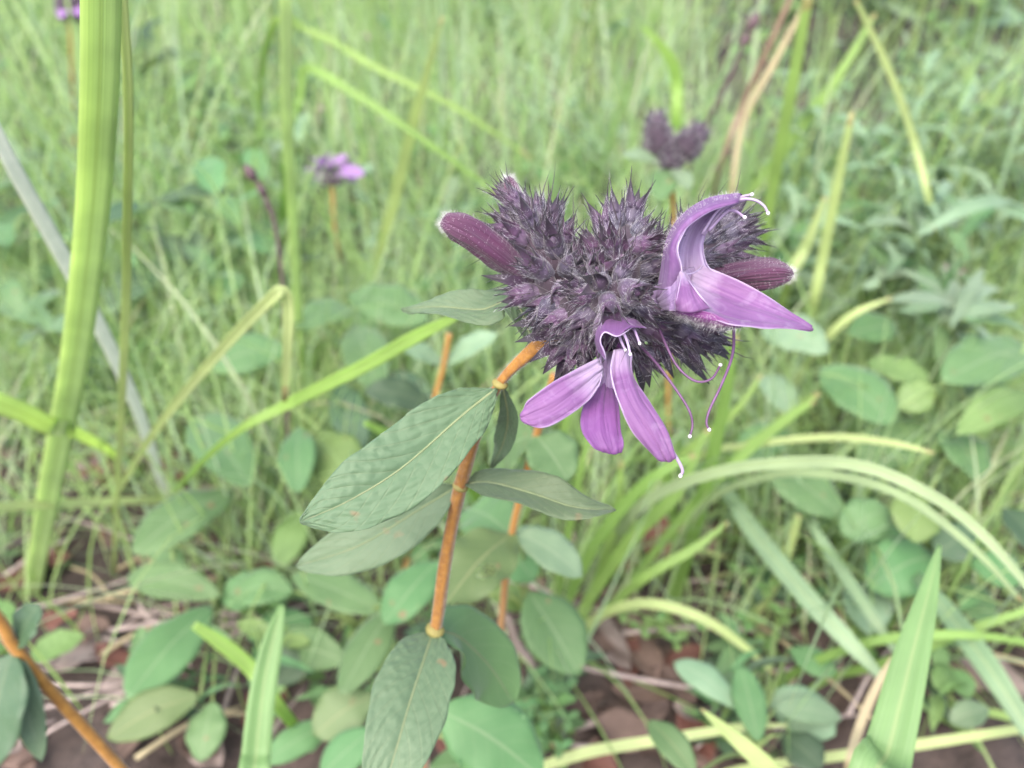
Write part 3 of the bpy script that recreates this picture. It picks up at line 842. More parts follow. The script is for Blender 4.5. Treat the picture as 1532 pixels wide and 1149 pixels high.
petal('middle_lobe', [
    [(893, 572, .1610), (873, 606, .1560), (869, 638, .1530), (882, 664, .1515), (903, 677, .1515)],
    [(901, 570, .1600), (890, 610, .1540), (890, 642, .1508), (901, 667, .1498), (912, 679, .1505)],
    [(909, 570, .1600), (908, 610, .1540), (912, 642, .1508), (917, 667, .1498), (919, 680, .1505)],
    [(918, 572, .1610), (926, 608, .1560), (929, 640, .1530), (933, 662, .1515), (930, 677, .1515)]], 'petal_mid', fl, 34, 23, flat=.85, ripple=.0002)
petal('side_lobe', [
    [(918, 524, .1565), (914, 560, .1550), (924, 598, .1520), (946, 647, .1500), (984, 689, .1500)],
    [(926, 523, .1550), (926, 558, .1525), (938, 598, .1495), (966, 645, .1480), (996, 691, .1490)],
    [(936, 524, .1550), (940, 555, .1525), (956, 597, .1495), (982, 642, .1480), (1004, 691, .1490)],
    [(943, 533, .1575), (946, 558, .1550), (970, 602, .1520), (1000, 647, .1500), (1012, 684, .1500)]], 'petal', fl, 34, 23, flat=.8, ripple=.0002)
petal('throat', [
    [(895, 530, .1640), (898, 558, .1600), (892, 588, .1595)],
    [(907, 528, .1650), (907, 558, .1610), (905, 590, .1590)],
    [(922, 525, .1640), (917, 558, .1600), (918, 588, .1595)]], 'throat', fl)
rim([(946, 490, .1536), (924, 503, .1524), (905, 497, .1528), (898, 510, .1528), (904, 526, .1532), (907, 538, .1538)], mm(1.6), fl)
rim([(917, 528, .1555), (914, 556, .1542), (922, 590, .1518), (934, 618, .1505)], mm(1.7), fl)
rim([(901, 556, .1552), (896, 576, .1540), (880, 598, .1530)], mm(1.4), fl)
for f in ([(922, 484, .160), (930, 493, .156), (938, 510, .153), (943, 530, .152)], [(918, 486, .160), (925, 498, .157), (930, 512, .155), (936, 524, .154)],
          [(938, 484, .160), (948, 492, .157), (953, 503, .156), (957, 514, .1555)]):
    filament(f, mm(2.1), fl, tip=mm(2.5))
filament([(952, 610, .155), (975, 643, .152), (996, 661, .151), (1011, 683, .1505), (1021, 703, .150), (1018, 712, .150)], mm(2.4), fl, 'stamen', mm(2.8), 'style')
for f in ([(955, 515, .168), (980, 541, .163), (1008, 578, .160), (1030, 612, .158), (1036, 635, .158), (1032, 653, .158)],
          [(983, 484, .168), (996, 515, .164), (1014, 549, .162), (1040, 570, .161), (1064, 567, .161), (1078, 546, .162)],
          [(1098, 488, .164), (1096, 530, .162), (1080, 574, .160), (1062, 612, .159), (1057, 632, .159), (1061, 643, .159)]):
    filament(f, mm(2.0), head, 'style', mm(2.8), 'style')

# ================================================================== OTHER PLANTS, built leaf by leaf
def wpx(width, p): return width * depth_of(p) / FPX / 2
def hand_plant(name, label, cat, root, stem_mat, leaves, stems=None, stem_r=.0012, group=None):
    """leaves: (base xy, tip xy, width px, height above ground at base, at tip, material)"""
    rp = PH(*root)
    t = thing(name, label, cat, rp, group)
    st_ = MB()
    top = max((PH(b[0], b[1], h0) for b, _, _, h0, _, _ in leaves), key=lambda q: q[2])
    hub = np.array([(rp[0] * .6 + top[0] * .4), (rp[1] * .6 + top[1] * .4), top[2] * .45])
    st_.tube([rp, rp * .5 + hub * .5 + np.array([.003, 0, 0]), hub], [stem_r * 1.3, stem_r * 1.2, stem_r], 7, 8)
    for b, tp, wd, h0, h1, mt in leaves:
        p0 = PH(b[0], b[1], h0); p2 = PH(tp[0], tp[1], h1)
        ln = np.linalg.norm(p2 - p0)
        p1 = (p0 + p2) / 2 + UP * ln * random.uniform(.03, .12)
        st_.tube([hub, (hub + p0) / 2 + UP * .006, p0], [stem_r, stem_r * .8, stem_r * .45], 6, 8)
        X = leaf_grid([p0, p1, p2], wpx(wd, p1) * random.uniform(1.0, 1.08), norm(FACE + rng.normal(0, .12, 3)), n=16, m=9, a=random.uniform(.98, 1.2), b=random.uniform(.58, .7), fold=random.uniform(.02, .2), wave=random.uniform(.02, .08), droop=random.uniform(0, .15))
        mb = MB(); mb.grid(X, .0002)
        part('leaf', mb, M[mt], t)
    part('stem', st_, M[stem_mat], t)
    return t
O_, B_, Pl, D_, V_ = 'oval_leaf', 'bright_leaf', 'pale_leaf', 'dark_leaf', 'olive_leaf'
hand_plant('oval_leaved_herb', 'low herb of broad oval leaves over litter at lower left, largest leaf brown-spotted', 'plant', (330, 960), 'stem_green', [
    ((350, 735), (198, 828), 84, .075, .07, O_), ((330, 892), (190, 862), 56, .06, .055, O_), ((318, 905), (190, 1045), 84, .06, .06, O_),
    ((300, 1040), (160, 1105), 66, .055, .05, V_), ((400, 880), (330, 892), 60, .06, .055, O_), ((318, 1050), (300, 1140), 60, .05, .04, O_), ((200, 790), (275, 850), 40, .04, .03, O_)])
hand_plant('oval_leaved_herb', 'leafy herb with glossy overlapping oval leaves left of the main stem', 'plant', (470, 1010), 'stem_green', [
    ((436, 858), (574, 916), 62, .08, .075, O_), ((440, 885), (345, 888), 60, .065, .06, O_), ((655, 838), (575, 935), 66, .11, .10, O_), ((590, 905), (510, 1040), 62, .09, .08, O_),
    ((520, 990), (412, 968), 62, .06, .05, O_), ((500, 950), (412, 1025), 60, .05, .05, D_), ((500, 1078), (392, 1142), 46, .05, .05, O_), ((560, 1040), (470, 1100), 80, .07, .06, V_),
    ((520, 930), (560, 990), 60, .05, .04, B_), ((470, 930), (370, 955), 50, .04, .035, O_), ((560, 960), (600, 1010), 50, .05, .04, B_)])
hand_plant('oval_leaved_herb', 'herb with upright oval leaves beside the thin dark dead stalk', 'plant', (470, 800), 'stem_green', [
    ((375, 728), (292, 622), 84, .09, .085, O_), ((435, 522), (312, 550), 66, .10, .095, O_), ((443, 492), (527, 460), 60, .12, .12, O_), ((530, 485), (565, 588), 68, .11, .10, O_),
    ((445, 640), (447, 738), 54, .10, .09, O_), ((470, 650), (535, 735), 78, .09, .085, B_), ((505, 570), (540, 680), 56, .09, .08, D_), ((560, 560), (650, 620), 56, .1, .09, D_), ((450, 760), (420, 850), 50, .06, .05, B_), ((520, 440), (640, 480), 70, .12, .11, O_)])
hand_plant('oval_leaved_herb', 'light green oval-leaved herb at the bottom edge below the drooping main leaf', 'plant', (760, 1180), 'stem_green', [
    ((658, 1062), (812, 1165), 112, .14, .12, O_), ((640, 1150), (760, 1149), 70, .1, .09, O_), ((560, 1090), (480, 1160), 60, .07, .06, O_)])
hand_plant('oval_leaved_herb', 'drooping grey-green leafy shoot right of the main stem', 'plant', (800, 1000), 'stem_green', [
    ((790, 885), (866, 1010), 90, .10, .08, O_), ((775, 790), (868, 862), 48, .15, .13, Pl), ((740, 800), (800, 870), 66, .13, .11, O_), ((730, 890), (790, 905), 44, .08, .07, B_)])
hand_plant('oval_leaved_herb', 'shoot of long grey-green leaves at lower right beside bare soil', 'plant', (1160, 1130), 'stem_green', [
    ((1108, 1062), (1008, 990), 42, .07, .075, Pl), ((1135, 1110), (1108, 995), 48, .07, .08, O_), ((1160, 1060), (1260, 1075), 40, .06, .05, Pl), ((1150, 1040), (1250, 1100), 70, .05, .045, Pl),
    ((1040, 1160), (970, 1078), 46, .1, .1, V_), ((1130, 960), (1070, 1010), 30, .05, .05, O_), ((1180, 970), (1250, 1010), 46, .05, .05, O_), ((1170, 1100), (1230, 1149), 60, .05, .05, D_)])
hand_plant('broad_leaved_herb', 'herb with broad grey-green leaves just right of the hanging styles', 'plant', (1240, 740), 'stem_green', [
    ((1228, 548), (1338, 634), 84, .12, .11, O_), ((1148, 690), (1260, 772), 84, .10, .085, O_), ((1240, 528), (1140, 488), 70, .13, .13, Pl), ((1140, 560), (1190, 625), 50, .1, .09, Pl), ((1270, 500), (1340, 485), 56, .12, .12, O_),
    ((1180, 640), (1100, 700), 60, .08, .07, O_)])
hand_plant('broad_leaved_herb', 'herb with bright and mid-green broad leaves at the right edge', 'plant', (1400, 760), 'stem_green', [
    ((1395, 575), (1298, 538), 66, .12, .12, B_), ((1400, 580), (1345, 610), 50, .12, .11, B_), ((1410, 570), (1540, 520), 84, .13, .13, O_), ((1430, 650), (1545, 590), 56, .12, .12, B_), ((1390, 640), (1285, 695), 78, .09, .08, O_),
    ((1410, 640), (1470, 720), 70, .1, .09, O_), ((1440, 560), (1500, 620), 60, .1, .1, O_)])
hand_plant('broad_leaved_herb', 'herb with rounded green leaves over dark soil at lower right', 'plant', (1400, 900), 'stem_green', [
    ((1370, 740), (1368, 812), 70, .10, .09, B_), ((1330, 760), (1260, 800), 66, .09, .08, O_), ((1300, 790), (1345, 830), 60, .08, .07, O_), ((1400, 830), (1300, 880), 90, .07, .065, O_), ((1290, 870), (1300, 950), 70, .05, .05, Pl),
    ((1460, 790), (1400, 830), 70, .09, .08, D_), ((1450, 840), (1532, 870), 60, .08, .08, O_), ((1430, 880), (1490, 930), 60, .06, .05, O_), ((1500, 760), (1560, 830), 70, .09, .08, D_)])
hand_plant('broad_leaved_herb', 'small bright seedling just right of the pointed foreground grass blade', 'plant', (1410, 1060), 'stem_green', [
    ((1425, 1000), (1400, 1030), 36, .04, .04, B_), ((1428, 1000), (1450, 1045), 36, .04, .035, B_), ((1420, 995), (1395, 975), 34, .04, .045, B_), ((1480, 1060), (1420, 1080), 40, .04, .035, Pl)])
# lance-leaved shoots at the right
def lance(root, tips, label, mt=Pl, w=30):
    c0 = tips[0]
    hand_plant('lance_leaved_shoot', label, 'plant', root, 'stem_green', [((c0[0] + random.uniform(-26, 26), c0[1] + random.uniform(-14, 46)), (q[0] + random.uniform(-12, 12), q[1] + random.uniform(-12, 22)), w * random.uniform(.7, 1.2), c0[2] - random.uniform(0, .03), c0[2] + random.uniform(-.05, .01), random.choice([mt, mt, O_])) for q in tips[1:]])
lance((1390, 520), [(1395, 320, .17), (1310, 265), (1340, 340), (1425, 275), (1470, 300), (1540, 315), (1500, 345), (1400, 375), (1290, 330), (1360, 290), (1450, 340), (1440, 385), (1500, 290)], 'pale shoot of narrow arching leaves upper one at right', Pl, 20)
lance((1420, 600), [(1420, 465, .15), (1340, 412), (1345, 470), (1480, 400), (1530, 440), (1540, 480), (1480, 510), (1400, 530), (1370, 395), (1320, 440), (1440, 410), (1450, 530), (1500, 420)], 'pale spreading narrow-leaved shoot at mid right below a pink flower', Pl, 24)
lance((1330, 430), [(1320, 400, .15), (1290, 355), (1350, 365), (1370, 405), (1290, 430)], 'smaller pale narrow-leaved shoot left of the arching one', Pl, 26)
lance((120, 620), [(60, 470, .13), (0, 450), (30, 520), (110, 440), (130, 500), (20, 420)], 'shadowed narrow-leaved shoot behind the wide grass blade', O_, 34)
# tiny-leaflet herbs
def tiny_herb(root, spots, label, mt=B_, w=18):
    rp = PH(*root); t = thing('small_herb', label, 'plant', rp)
    st_ = MB()
    for (x, y, h) in spots:
        c = PH(x, y, h)
        st_.tube([rp, (rp + c) / 2 + UP * .006, c], [.0008, .0006, .0004], 5, 6)
        for k in range(random.choice((3, 4, 5))):
            an = k * 2.1 + random.uniform(0, 1)
            d = np.array([math.cos(an), math.sin(an), random.uniform(-.1, .2)]); ln = wpx(w, c) * random.uniform(1.6, 2.4)
            X = leaf_grid([c, c + d * ln * .5 + UP * ln * .1, c + d * ln], ln * .3, UP, n=7, m=5, b=.6, fold=.15)
            mb = MB(); mb.grid(X); part('leaflet', mb, M[mt], t)
    part('stem', st_, M['stem_green'], t)
tiny_herb((830, 1120), [(800, 1010, .05), (830, 1035, .05), (850, 1075, .045), (815, 1075, .05), (850, 1030, .04), (800, 1110, .04), (840, 1120, .035), (790, 1060, .05)], 'ferny small-leaved herb just right of the lowest main leaves', O_, 20)
tiny_herb((1140, 980), [(1110, 860, .04), (1150, 880, .045), (1170, 920, .04), (1120, 930, .035), (1160, 850, .05), (1150, 960, .03), (1100, 960, .03)], 'bright small-leaved herb in the gap beside the bluish grass blade', B_, 24)
tiny_herb((960, 960), [(930, 915, .03), (985, 930, .03), (1010, 960, .03), (960, 940, .03), (1040, 930, .03)], 'tiny sprig of bright leaflets in the brown litter under the flower', B_, 22)

# ---- other orange-stemmed plants
def fancy_leaf(t, p0, p2, width, mt, lift=.08, hint=None, hole=None):
    ln = np.linalg.norm(p2 - p0); p1 = (p0 + p2) / 2 + UP * ln * lift
    n, m = (18, 9) if hole is None else (44, 25)
    X = leaf_grid([p0, p1, p2], width / 2, norm(FACE + rng.normal(0, .1, 3)) if hint is None else hint, n=n, m=m, a=1.05, b=.65, fold=.12, wave=.08)
    mb = MB()
    if hole is None: mb.grid(X, .0002)
    else:
        mb.grid(X)
        keep = [(f, mb.uv[4 * k:4 * k + 4]) for k, f in enumerate(mb.f) if ((mb.uv[4 * k][0] - hole[0]) / hole[2]) ** 2 + ((mb.uv[4 * k][1] - hole[1]) / (hole[2] * .6)) ** 2 > 1 + .4 * math.sin(k)]
        mb.f = [f for f, _ in keep]; mb.uv = [q for _, u_ in keep for q in u_]
    part('leaf', mb, M[mt], t)
def stem_plant(name, label, pts, r, leaves, root, mat='stem_orange', group=None):
    rp = PH(*root) if len(root) == 2 else np.asarray(root)
    t = thing(name, label, 'plant', rp, group)
    Q = [P(*q) for q in pts] + [rp]
    s_ = MB(); s_.tube(Q, [r * .9] * (len(Q) - 1) + [r * 1.2], 10, 50); part('stem', s_, M[mat], t)
    for (b, tp, wd, mt, *ho) in leaves: fancy_leaf(t, P(*b), P(*tp), wd, mt, hole=ho[0] if ho else None)
    return t
stem_plant('orange_stemmed_plant', 'second orange-stemmed plant just behind the main one, leaf with a hole', [(830, 560, .27), (806, 640, .285), (785, 720, .30), (766, 798, .315), (755, 880, .335)], 0.0016, [
    ((768, 796, .315), (665, 905, .29), .026, 'olive_leaf', (.3, .55, .14)), ((772, 796, .315), (872, 862, .31), .015, 'pale_leaf'), ((800, 650, .286), (850, 720, .28), .018, 'oval_leaf'), ((800, 650, .287), (730, 690, .30), .02, 'oval_leaf'), ((765, 800, .318), (700, 760, .34), .024, 'oval_leaf')], (735, 1130))
stem_plant('orange_stemmed_plant', 'thin orange-stemmed plant partly hidden behind the large main leaf', [(672, 500, .46), (664, 545, .47), (650, 600, .48), (640, 660, .50), (620, 780, .53)], 0.0017, [
    ((664, 545, .47), (600, 520, .46), .012, 'pale_leaf'), ((666, 545, .47), (745, 500, .46), .014, 'pale_leaf'), ((648, 608, .485), (545, 585, .47), .02, 'dark_leaf'), ((650, 608, .485), (740, 640, .47), .02, 'oval_leaf'), ((630, 700, .51), (700, 690, .5), .022, 'oval_leaf')], (600, 890))
t = stem_plant('orange_stemmed_plant', 'blurred orange stem leaning in at the bottom left corner with dark leaf', [(-60, 860, .102), (0, 930, .106), (22, 968, .108), (90, 1050, .113), (180, 1149, .12), (300, 1290, .14)], .0009, [
    ((22, 970, .108), (60, 905, .108), .005, 'dark_leaf'), ((20, 972, .108), (62, 1140, .110), .004, 'pale_leaf'), ((18, 975, .108), (-20, 1160, .104), .009, 'dark_leaf')], (560, 1600))

def small_head(t, c, r, knobs, petals, r_seed):
    """spiky purple head of a farther plant: knob mesh, spikes, petals"""
    hr2, hd2, hl2 = [], [], []
    hb = MB()
    for (kc, kt, kr) in knobs:
        ax = kt - kc
        hb.tube([kc - ax * .1, kc, kc + ax * .4, kc + ax * .8, kt], [kr * .4, kr * .9, kr, kr * .7, kr * .25], 10, 10)
    h = part('flower_head', hb, M['core'], t)
    for (kc, kt, kr) in knobs:
        ax = kt - kc; z = norm(ax); x = norm(np.cross(z, cF)); y = np.cross(z, x)
        for k in range(26):
            tt = ((k + .5) / 26) ** .8; q = k * 2.4
            rad_ = math.cos(q) * x + math.sin(q) * y
            p = kc + ax * tt + rad_ * kr * .6 * (1 - .5 * tt)
            d = norm(rad_ * (1 - .7 * tt) + z * (.4 + .6 * tt))
            me = protos[k % 8][0]
            zz = d; xx = norm(np.cross(zz, rng.normal(size=3))); yy = np.cross(zz, xx)
            Mr = Matrix(((xx[0], yy[0], zz[0]), (xx[1], yy[1], zz[1]), (xx[2], yy[2], zz[2]))).to_4x4()
            o = link('calyx', me, None, h)
            o.matrix_basis = Matrix.Translation(Vector(p - org(h))) @ Mr @ Matrix.Scale(.8, 4)
            pts, nd = proto_samples[k % 8]; sel = rng.choice(len(pts), 14, replace=False); Rm = np.stack([xx, yy, zz], axis=1) * .8
            hr2.append(pts[sel] @ Rm.T + p); hd2.append(nd[sel] @ Rm.T); hl2.append(rng.uniform(.0015, .004, 14))
    hairs('calyx_hairs', np.vstack(hr2), np.vstack(hd2), np.concatenate(hl2), .00012, M['hair_white'], h, .6)
    for (a, b, wd) in petals:
        X = leaf_grid([a, (a + b) / 2 + UP * .002, b], wd / 2, norm(TOCAM + UP * .5), n=10, m=7, a=1.2, b=.6, fold=.2)
        mb = MB(); mb.grid(X, .0002); part('petal', mb, M['far_petal'], t)
D1 = .72
t = stem_plant('flowering_plant', 'distant orange-stemmed plant with a small lilac flower head at upper left', [(497, 270, D1), (500, 330, D1 + .02), (507, 390, D1 + .05), (511, 450, D1 + .08)], 0.0020, [((512, 470, D1 + .08), (450, 500, D1), .028, 'oval_leaf'), ((512, 470, D1 + .08), (560, 500, D1), .028, 'oval_leaf')], (520, 640))
small_head(t, None, .01, [(P(495, 275, D1), P(485, 245, D1), .006), (P(500, 272, D1), P(520, 250, D1), .006)],
           [(P(488 + random.uniform(-8, 14), 258, D1), P(x_, y_, D1 - .01 + random.uniform(-.01, .02)), w_) for x_, y_, w_ in ((464, 238, .008), (458, 256, .007), (470, 270, .006), (480, 236, .005), (497, 228, .006), (503, 240, .007), (522, 232, .008), (514, 246, .006), (546, 262, .013), (533, 272, .009))], 3)
D2 = .50
t = stem_plant('flowering_plant', 'plant with a two-knobbed dark purple seed head behind the main flower', [(1004, 250, D2), (1008, 330, D2 + .02), (1005, 430, D2 + .05), (1000, 560, D2 + .10)], 0.0016, [((1000, 248, D2), (930, 232, D2 - .01), .012, 'pale_leaf'), ((1008, 250, D2), (1030, 285, D2 - .02), .012, 'pale_leaf'), ((1004, 252, D2), (985, 300, D2 - .02), .016, 'oval_leaf')], (1000, 760))
small_head(t, None, .01, [(P(990, 228, D2), P(980, 178, D2), .0092), (P(1018, 230, D2), P(1046, 198, D2), .0092), (P(1002, 248, D2), P(1004, 230, D2 - .004), .0070)], [], 5)
D3 = 1.0
t = stem_plant('flowering_plant', 'far purple flower head at the top left edge beside the wide blade', [(105, 30, D3), (108, 120, D3 + .05), (112, 220, D3 + .12)], 0.0020, [], (115, 420))
small_head(t, None, .01, [(P(105, 25, D3), P(92, -15, D3), .014), (P(108, 25, D3), P(125, -10, D3), .014)], [(P(100, 5, D3), P(92, 28, D3 - .02), .014), (P(110, 5, D3), P(122, 25, D3 - .02), .014)], 6)
# small pink flowers on thin stalks
for (x, y, d, lab) in ((553, 60, 1.5, 'tiny pink flower dot high in the grass at top centre'), (487, 170, 1.2, 'tiny pink flower on a stalk above the distant lilac head'), (1420, 418, .75, 'small faded pink flower above the spreading shoot at mid right')):
    c = P(x, y, d); rp = np.array([c[0] + .01, c[1] + .02, 0])
    t = thing('pink_flower', lab, 'flower', rp)
    s_ = MB(); s_.tube([rp, (rp + c) / 2 + np.array([.006, 0, 0]), c], [.0014, .0012, .001], 6, 12); part('stalk', s_, M['stem_green'], t)
    for k in range(7):
        an = k * .9; dd = np.array([math.cos(an), math.sin(an), .7]); ln = .013
        X = leaf_grid([c, c + dd * ln * .5, c + dd * ln], .005, UP, n=6, m=5, a=1.3, b=.5); mb = MB(); mb.grid(X); part('petal', mb, M['pink'], t)
# thin dark dead stalks
def stalk(label, pts, r, root, tipr):
    rp = PH(*root); t = thing('dead_stalk', label, 'stalk', rp)
    Q = [P(*q) for q in pts]
    s_ = MB(); s_.tube(Q + [rp], [r * .8] * len(Q) + [r * 1.3], 8, 50); part('stem', s_, M['stem_brown'], t)
    d = norm(Q[0] - Q[1]); h = MB()
    h.tube([Q[0] - d * tipr * 1.5, Q[0] - d * tipr * .5, Q[0] + d * tipr * .5, Q[0] + d * tipr * 1.6], [tipr * .5, tipr, tipr * .85, tipr * .2], 8, 9)
    h.tube([Q[1] - d * tipr, Q[1], Q[1] + d * tipr], [tipr * .4, tipr * .75, tipr * .4], 8, 5)
    part('seed_head', h, M['stem_brown'], t)
stalk('thin dark dead stalk rising left of centre with a withered tip', [(374, 258, .46), (392, 285, .465), (412, 340, .475), (424, 440, .50), (430, 600, .55)], .0016, (432, 800), .0032)
stalk('slanting dark withered stalk above the seed head at top', [(1128, 32, .75), (1114, 62, .755), (1085, 130, .77), (1058, 185, .79), (1030, 260, .82)], .0024, (1000, 440), .0055)

# ================================================================== GRASS BLADES placed one by one
def blade(label, pts, widths, mat, root=None, cup=.25, hint=None, group=None, name='grass_shoot'):
    """pts root->tip as (px,py,distance) ; widths in px at each point"""
    Q = [P(*q) for q in pts]; W = [mm(wd / 2, q[2]) for wd, q in zip(widths, pts)]
    if root is not None:
        Q = [PH(*root)] + Q; W = [W[0] * .8] + W
    n = 40; m = 5
    Cc = cr(np.hstack([np.array(Q), np.array(W)[:, None]]), n)
    X = np.zeros((n, m, 3)); T = norm(np.gradient(Cc[:, :3], axis=0))
    for i in range(n):
        hv = norm(C0 - Cc[i, :3]) if hint is None else hint
        s = norm(np.cross(T[i], hv)); nn = np.cross(s, T[i]); wv = max(Cc[i, 3], 1e-5)
        for j, u in enumerate(np.linspace(-1, 1, m)): X[i, j] = Cc[i, :3] + s * u * wv + nn * cup * wv * abs(u)
    mb = MB(); mb.grid(X, .00018)
    return solo(name, mb, M[mat], label, 'grass', Q[0], group)
bb, gr, pa, bl, sw, rdm = 'blade_bright', 'blade_green', 'blade_pale', 'blade_blue', 'blade_straw', 'blade_red'
blade('widest bright grass blade crossing the whole left side', [(72, 745, .46), (108, 560, .36), (135, 350, .27), (148, 150, .21), (152, -60, .175)], [32, 39, 46, 53, 58], 'blade_wide', (45, 900))
blade('thin pale blade hugging the right edge of the widest blade', [(186, 520, .34), (190, 350, .28), (192, 150, .23), (180, -50, .20)], [12, 13, 14, 15], pa, (170, 860))
blade('creamy bent grass stalk kinked sharply at its top', [(178, 735, .50), (235, 640, .42), (330, 525, .36), (400, 452, .33), (421, 436, .325), (431, 455, .33), (430, 520, .34), (425, 600, .36)], [7, 11, 15, 17, 18, 16, 14, 8], pa, (165, 770), .5)
blade('bright blade slanting up to the right behind the main leaf', [(330, 665, .40), (430, 605, .37), (540, 550, .34), (620, 505, .32), (695, 468, .30)], [10, 16, 20, 20, 8], bb, (240, 760))
blade('short thick bright blade poking out above the large leaf', [(690, 700, .46), (640, 680, .44), (600, 660, .42), (545, 632, .40)], [18, 20, 18, 8], bb, (740, 800))
blade('pale straight blade standing tall left of the head', [(560, 420, .72), (590, 300, .66), (625, 160, .60), (662, 25, .55)], [14, 17, 15, 4], pa, (545, 520))
blade('folded blade with its tip hanging down toward the head', [(430, 220, .62), (448, 150, .60), (460, 102, .59), (530, 140, .58), (620, 200, .58), (760, 300, .60)], [12, 14, 14, 13, 11, 4], gr, (420, 420))
blade('second long thin blade arching over above the folded one', [(400, 60, .8), (470, 50, .78), (560, 100, .76), (680, 160, .76), (800, 240, .78)], [10, 11, 11, 9, 3], gr, (380, 320))
blade('broad upright soft blade right of the dead stalk top', [(450, 520, .62), (440, 350, .52), (430, 180, .45), (428, -20, .40)], [12, 15, 17, 18], 'blade_wide', (460, 620))
blade('bright pointed foreground blade at lower right', [(1300, 1230, .235), (1330, 1120, .24), (1362, 990, .25), (1388, 890, .26), (1406, 815, .27)], [76, 66, 50, 28, 5], 'blade_front', (1260, 1700), .35)
blade('dull bluish blade sloping down to the right below the flower', [(1085, 730, .52), (1130, 800, .47), (1200, 885, .43), (1265, 955, .41), (1330, 1025, .40)], [17, 27, 29, 26, 8], bl, (1060, 690))
blade('narrow bluish blade parallel to the broader sloping one', [(1205, 770, .50), (1250, 840, .46), (1300, 915, .43), (1350, 990, .42)], [10, 17, 17, 6], bl, (1190, 745))
blade('long pale arching blade sweeping to the right edge', [(905, 830, .50), (960, 755, .43), (1060, 710, .38), (1180, 692, .35), (1290, 698, .33), (1400, 745, .315), (1480, 810, .30), (1560, 905, .29)], [12, 15, 17, 18, 18, 17, 15, 8], 'blade_arch', (860, 930), .4)
blade('lower twin of the long arching pale blade', [(1050, 760, .46), (1150, 712, .40), (1250, 712, .37), (1350, 742, .35), (1450, 815, .335), (1530, 900, .33)], [9, 12, 13, 13, 11, 5], 'blade_arch', (980, 880))
blade('thin nearly level blade above the arching ones', [(1040, 690, .50), (1130, 665, .46), (1240, 654, .43), (1330, 662, .41), (1398, 678, .40)], [8, 10, 11, 10, 4], pa, (980, 800))
blade('bluish blade running off the lower right edge', [(1370, 860, .46), (1420, 920, .42), (1480, 1000, .39), (1550, 1110, .37)], [16, 30, 34, 24], bl, (1350, 830))
blade('yellowish blade lying along the bottom edge right of centre', [(790, 1155, .42), (880, 1125, .41), (1000, 1105, .40), (1110, 1088, .40), (1180, 1085, .40)], [14, 17, 15, 12, 4], pa, (740, 1175))
blade('slim arched blade over the brown litter', [(850, 960, .50), (910, 915, .46), (975, 903, .44), (1050, 925, .43), (1110, 965, .43), (1160, 1010, .43)], [11, 14, 15, 15, 12, 4], pa, (835, 990))
blade('whitish blade with a sharp tip at the bottom right', [(1230, 1230, .27), (1180, 1180, .28), (1140, 1140, .285), (1095, 1100, .29), (1048, 1060, .30)], [34, 32, 28, 20, 4], pa, (1320, 1500))
blade('stout light green blade at the bottom left of centre', [(382, 1200, .30), (384, 1120, .30), (394, 1030, .305), (408, 960, .31), (422, 905, .315)], [46, 42, 38, 30, 8], 'blade_front', (400, 1420), .4)
blade('short bright blade slanting into the stout one', [(420, 1060, .38), (375, 1000, .375), (335, 965, .37), (290, 935, .365)], [18, 22, 22, 12], bb, (470, 1120))
blade('yellow-green blade entering from the left edge', [(120, 650, .42), (75, 637, .39), (30, 615, .36), (-40, 590, .33)], [18, 27, 30, 32], 'blade_wide', (190, 690))
blade('pale level blade across the lower left litter', [(340, 750, .58), (230, 748, .52), (120, 752, .48), (0, 758, .44), (-60, 762, .42)], [6, 11, 13, 14, 14], pa, (380, 752))
blade('hairy grey-green stalk leaning across the left edge', [(250, 740, .54), (205, 610, .46), (140, 470, .39), (70, 340, .34), (20, 250, .31), (-30, 150, .29)], [12, 17, 21, 23, 22, 20], 'stem_grey', (290, 810), .3, name='grass_stalk')
blade('yellow dry straw at the lower right beside the pointed blade', [(1270, 1149, .36), (1285, 1090, .37), (1310, 1030, .38), (1338, 980, .39)], [14, 13, 12, 5], sw, (1262, 1200))
blade('blunt pale blade standing right of the head in the distance', [(1215, 470, .62), (1232, 380, .59), (1252, 280, .56), (1275, 168, .53)], [13, 15, 14, 8], pa, (1200, 580))
blade('shorter straw-tipped blade beside the blunt pale one', [(1180, 420, .66), (1205, 370, .64), (1235, 295, .62)], [14, 15, 8], pa, (1160, 500))
blade('very thin long stalk curving down at upper right', [(1395, 330, .66), (1370, 220, .64), (1340, 130, .62), (1300, 40, .60), (1280, 0, .59)], [9, 10, 10, 8, 6], pa, (1410, 450))
blade('reddish dry blade rising to the top edge', [(1075, 260, .72), (1110, 160, .68), (1150, 70, .64), (1190, -20, .61)], [6, 8, 9, 7], rdm, (1045, 400))
blade('tan dry blade close beside the reddish one', [(1090, 330, .70), (1110, 190, .65), (1160, 90, .62), (1220, -20, .59)], [7, 9, 10, 6], sw, (1075, 430))
blade('bright curved blade left of the reddish dry one', [(1010, 220, .8), (1012, 120, .75), (990, 70, .73), (960, 40, .72)], [15, 17, 14, 5], bb, (1008, 330))
blade('strong green blade right of the flower climbing to the top', [(1140, 380, .66), (1160, 260, .60), (1185, 130, .55), (1210, -10, .51)], [14, 17, 17, 14], gr, (1120, 520))
blade('diagonal green blade from mid right up toward the top', [(1090, 330, .9), (1170, 230, .86), (1250, 120, .82), (1310, 20, .8)], [14, 17, 15, 6], gr, (1060, 400))
blade('long blade arching right from behind the right bud', [(1160, 640, .62), (1210, 540, .58), (1270, 475, .55), (1335, 445, .54)], [9, 11, 11, 4], pa, (1140, 720))
blade('olive blade tip rising below the right petal', [(1090, 690, .52), (1160, 640, .49), (1225, 588, .47)], [12, 16, 8], gr, (1040, 760))
